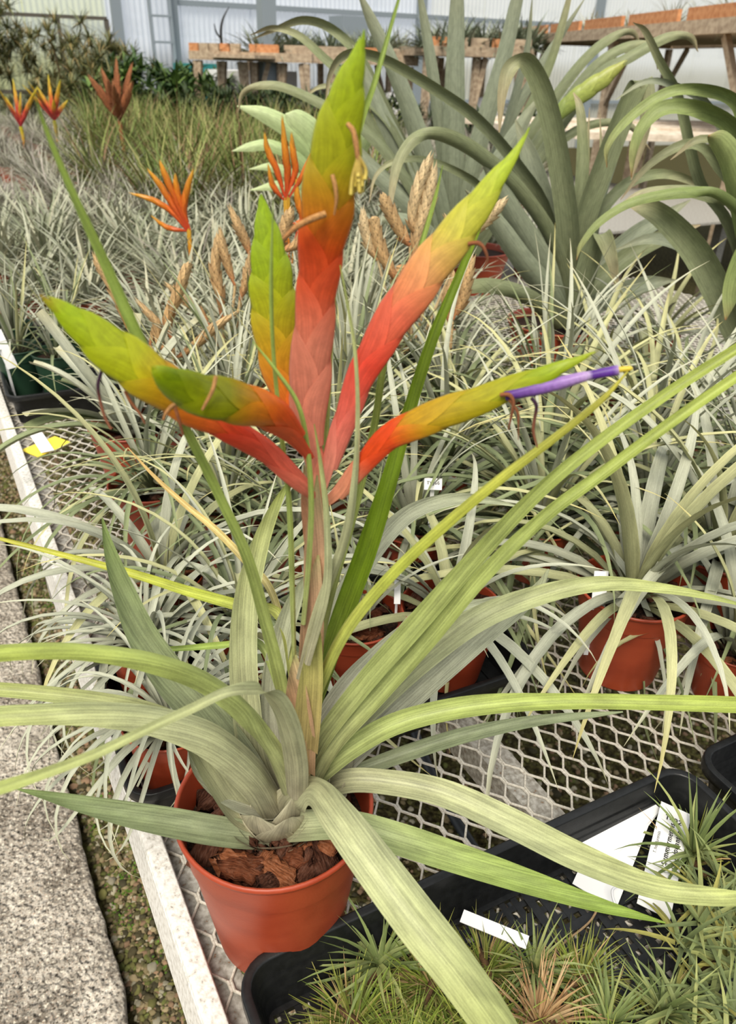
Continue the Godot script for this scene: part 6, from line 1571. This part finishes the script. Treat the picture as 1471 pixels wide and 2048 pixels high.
func far_bench(label: String, a: Vector3, b: Vector3, depth: Vector3, edge: Material, deep: bool) -> void:
	var t := thing("wooden_bench", label, "bench", Vector3.ZERO)
	board(t, "edge_board", a, b, 0.04, 0.085, M.wood)
	board(t, "edge_board", a + depth, b + depth, 0.04, 0.085, M.wood)
	board(t, "end_board", a, a + depth, 0.04, 0.085, M.wood)
	board(t, "end_board", b, b + depth, 0.04, 0.085, M.wood)
	var n := 5
	for k in n:
		var f := float(k) / n
		board(t, "lip_board", a.lerp(b, f + 0.01) + Vector3(0, 0.08, 0), a.lerp(b, f + 0.9 / n) + Vector3(0, 0.08, 0), 0.03, 0.075, edge if k % 3 else M.fresh_wood)
	board(t, "deck", a.lerp(a + depth, 0.5) + Vector3(0, 0.0, 0), b.lerp(b + depth, 0.5), depth.length() * 0.96, 0.03, M.wood)
	for f in [0.03, 0.5, 0.97]:
		for s in [0.06, 0.94]:
			var p: Vector3 = a.lerp(b, f) + depth * s
			board(t, "leg", Vector3(p.x, GROUND, p.z), p + Vector3(0, -0.05, 0), 0.06, 0.06, M.wood)
			var q: Vector3 = a.lerp(b, clampf(f + (0.09 if f < 0.9 else -0.09), 0, 1)) + depth * s
			board(t, "brace", Vector3(p.x, p.y - 0.55, p.z), q + Vector3(0, -0.05, 0), 0.04, 0.05, M.wood)

func shrub(called: String, label: String, at: Vector3, h: float, kind: String, sd: int, n: int, spread: float, group: String) -> void:
	rng.seed = sd
	var t := thing(called, label, "shrub", at, 0.0, group)
	var g := Geo.new()
	tube_to(g, PackedVector3Array([Vector3.ZERO, Vector3(0.03, h * 0.4, 0.02), Vector3(-0.02, h * 0.85, 0)]), [0.03, 0.02, 0.01], 6, [[0.0, lin(96, 76, 56)], [1.0, lin(110, 92, 68)]], 8)
	part("stem", g.done(), M.dry, t)
	var f := Geo.new()
	var dark := [lin(64, 92, 44), lin(84, 112, 54), lin(50, 74, 40), lin(110, 136, 68)]
	var pine := [lin(128, 132, 84), lin(150, 146, 96), lin(104, 112, 72), lin(166, 146, 96), lin(120, 130, 98)]
	for k in n:
		var c := Vector3(rng.randfn() * spread, h * rng.randf_range(0.25, 1.0), rng.randfn() * spread)
		match kind:
			"leafy": tuft_to(f, 12, 0.12, 0.26, 0.026, 0, 85, 70, dark, 0.02, 4, c)
			"needle": tuft_to(f, 40, 0.10, 0.24, 0.008, -30, 88, 40, pine, 0.02, 3, c)
			"fine": tuft_to(f, 30, 0.07, 0.18, 0.011, -20, 88, 40, [lin(62, 80, 46), lin(50, 66, 38), lin(78, 96, 56)], 0.03, 3, c)
	part("foliage", f.done(), M.foliage, t, Transform3D(), true)

func build_background() -> void:
	# shrubs between the benches and the wall
	var k := 0
	for q in [[0.75, -10.6, 1.75], [1.25, -10.9, 2.0], [1.75, -10.5, 1.75], [2.3, -10.9, 1.6], [2.05, -9.8, 1.35], [0.35, -10.1, 1.7]]:
		shrub("needle_shrub", ["feathery olive shrub at the far left edge", "tallest feathery shrub with yellow tips before the green panels", "feathery shrub below the door frame", "loose feathery shrub right of the tall one", "low feathery shrub before the grey wall post", "feathery shrub cut by the left edge"][k], Vector3(q[0], GROUND, q[1]), q[2], "needle", 800 + k, 60, 0.24, "feathery shrubs by the wall")
		k += 1
	k = 0
	for q in [[2.55, -10.0, 1.38], [2.95, -9.9, 1.32], [3.2, -10.6, 1.25], [2.75, -9.3, 1.2], [2.35, -9.5, 1.25]]:
		shrub("leafy_shrub", ["dark leafy shrub with pointed leaves left of the ladder", "bright leafy shrub below the ladder", "leafy green shrub right of the ladder foot", "leafy shrub in front of the grey post at the wall", "low leafy shrub behind the brown dead spike"][k], Vector3(q[0], GROUND, q[1]), q[2], "leafy", 820 + k, 70, 0.22, "leafy green shrubs")
		k += 1
	k = 0
	for q in [[3.1, -8.2, 1.12], [3.5, -7.9, 1.15], [3.95, -7.7, 1.15], [4.4, -7.5, 1.1], [4.85, -6.6, 1.1], [2.7, -8.5, 1.1], [3.4, -8.7, 1.15]]:
		shrub("dark_shrub", ["dark green bushy plant under the far wooden bench", "dark bushy plant at the foot of the square post", "dense dark bush right of the square post", "dark bush behind the arching grey leaves", "dark low bush behind the tall lime spike", "dark bush behind the olive grass", "dark bush farthest back under the bench"][k], Vector3(q[0], GROUND, q[1]), q[2], "fine", 840 + k, 90, 0.22, "dark bushes below the far bench")
		k += 1
	# a second bench that carries the far grass, out to the right of the near one
	var t := thing("plant_bench", "second plant bench hidden under the far olive grass", "bench", Vector3.ZERO)
	board(t, "deck", Vector3(3.4, -0.005, -3.0), Vector3(3.4, -0.005, -7.0), 2.1, 0.012, M.zinc)
	for q in [[2.5, -3.3], [4.3, -3.3], [2.5, -6.8], [4.3, -6.8]]:
		board(t, "leg", Vector3(q[0], GROUND, q[1]), Vector3(q[0], -0.012, q[1]), 0.06, 0.06, M.zinc)
	# raised wooden benches
	far_bench("far wooden bench under grey plants left of the tall spike", Vector3(3.45, 0.72, -9.0), Vector3(5.2, 0.72, -8.4), Vector3(0.5, 0, -1.4), M.wood, false)
	far_bench("wooden bench with silver plants behind the tall lime spike", Vector3(4.75, 0.82, -7.5), Vector3(5.75, 0.82, -7.1), Vector3(0.5, 0, -1.5), M.wood, false)
	far_bench("high wooden bench with orange edge boards at upper right", Vector3(6.55, 0.97, -8.3), Vector3(4.55, 0.97, -3.55), Vector3(1.7, 0, 0.7), M.fresh_wood, true)
	far_bench("wooden bench end at the far left with brick pots on it", Vector3(3.05, 0.72, -9.75), Vector3(3.42, 0.72, -9.1), Vector3(0.6, 0, 0.5), M.wood, false)
	# low table of pale planks at right
	var pl := thing("plank_table", "low table of pale wooden planks beyond the giant rosette", "table", Vector3.ZERO)
	for i in 5:
		board(pl, "plank", Vector3(3.9 + 0.05 * i, 0.34 - 0.02 * (i % 2), -5.6 + 0.36 * i), Vector3(7.2 + 0.05 * i, 0.34, -4.2 + 0.36 * i), 0.33, 0.04, M.white_wood)
	for q in [[4.1, -5.3], [7.0, -3.9], [4.4, -4.2], [6.9, -2.9]]:
		board(pl, "leg", Vector3(q[0], GROUND, q[1]), Vector3(q[0], 0.31, q[1]), 0.08, 0.08, M.wood)
	# plants on the high benches
	rng.seed = 61
	var n := 0
	for b in [[Vector3(3.6, 0.74, -9.3), Vector3(5.4, 0.74, -8.9), 10, 1.0], [Vector3(4.95, 0.84, -7.8), Vector3(5.95, 0.84, -7.5), 8, 1.0], [Vector3(6.9, 0.99, -7.8), Vector3(5.1, 0.99, -3.6), 9, 0.8]]:
		for i in b[2]:
			var f: float = (i + 0.5) / b[2]
			far_tuft("bench_plant", ["misty grey air plant on the far wooden bench left of the tall spike", "silver air plant on the wooden bench behind the tall spike", "spiky air plant on the high bench with orange boards"][n], ["plants on the far left bench", "plants on the middle wooden bench", "plants on the high right bench"][n], "haze" if n < 2 else "wide", i % 3, b[0].lerp(b[1], f) + Vector3(rng.randf_range(-0.1, 0.1), 0, rng.randf_range(-0.2, 0.2)), rng.randf_range(1.1, 1.5) * b[3], M.foliage, false)
		n += 1
	# clutter under the far bench
	var bx := Geo.new()
	bx.box(Transform3D(), Vector3(1.0, 0.75, 0.5))
	solo("storage_box", bx.done(), M.white, "large pale box standing below the far left bench", "box", Transform3D(Basis(Vector3.UP, 0.2), Vector3(3.95, GROUND + 0.76 + 0.19, -10.2)))
	var st := Geo.new()
	st.box(Transform3D(), Vector3(1.2, 0.57, 0.6))
	solo("pallet_stack", st.done(), M.wood, "stack of pallets carrying the pale box", "pallet", Transform3D(Basis(Vector3.UP, 0.2), Vector3(3.95, GROUND + 0.285, -10.2)))
	var hs := thing("birdhouse_box", "small teal and cream cabinet beside the grey wall post", "cabinet", Vector3(4.15, GROUND, -13.0))
	var h1 := Geo.new()
	h1.box(Transform3D(Basis(), Vector3(0, 0.6, 0)), Vector3(0.5, 1.2, 0.3))
	part("body", h1.done(), M.white_wood, hs)
	var h2 := Geo.new()
	h2.box(Transform3D(Basis(), Vector3(0.02, 0.9, 0.16)), Vector3(0.26, 0.42, 0.03))
	part("door", h2.done(), M.teal, hs)
	var h3 := Geo.new()
	h3.box(Transform3D(Basis(), Vector3(0, 1.28, 0)), Vector3(0.6, 0.16, 0.36))
	part("roof", h3.done(), M.teal, hs)
	# dark tool hanging above the far bench
	var hk := thing("garden_sculpture", "thin dark curved metal ornament standing on the far left bench", "ornament", Vector3(3.35, 0.72, -9.5))
	part("rod", tube(PackedVector3Array([Vector3(0, 0.0, 0), Vector3(-0.01, 0.2, 0), Vector3(0.02, 0.34, 0), Vector3(0.1, 0.46, 0)]), [0.014, 0.016, 0.012, 0.004], 6, [[0.0, Color.WHITE], [1.0, Color.WHITE]], 16), M.dark, hk)
	part("hook", tube(PackedVector3Array([Vector3(-0.01, 0.16, 0), Vector3(-0.06, 0.22, 0), Vector3(-0.08, 0.30, 0)]), [0.01, 0.01, 0.004], 6, [[0.0, Color.WHITE], [1.0, Color.WHITE]], 10), M.dark, hk)
	var tk := Geo.new()
	tk.box(Transform3D(), Vector3(0.42, 0.6, 0.42))
	solo("water_tank", tk.done(), M.steel, "pale grey square tank behind the middle wooden bench", "tank", Transform3D(Basis(), Vector3(6.0, 0.95, -11.6)))
	var tks := Geo.new()
	tks.box(Transform3D(), Vector3(0.4, 1.4, 0.4))
	solo("tank_stand", tks.done(), M.dark_steel, "dark stand below the pale grey tank", "stand", Transform3D(Basis(), Vector3(6.0, GROUND + 0.7, -11.6)))
	k = 0
	for q in [[4.6, -8.9], [5.1, -8.7], [5.6, -7.6], [4.35, -9.3]]:
		var cg := Geo.new()
		lathe_to(cg, [[0.001, 0.0], [0.13, 0.0], [0.16, 0.3], [0.15, 0.62], [0.09, 0.72], [0.001, 0.73]], 20, Color.WHITE, Vector3.ZERO)
		solo("white_jug", cg.done(), M.white, "white plastic jug standing in the shade under the far bench", "jug", Transform3D(Basis(), Vector3(q[0], GROUND, q[1])).scaled_local(Vector3(1.2, 1.6, 1.2)), "white jugs under the far bench")
		k += 1
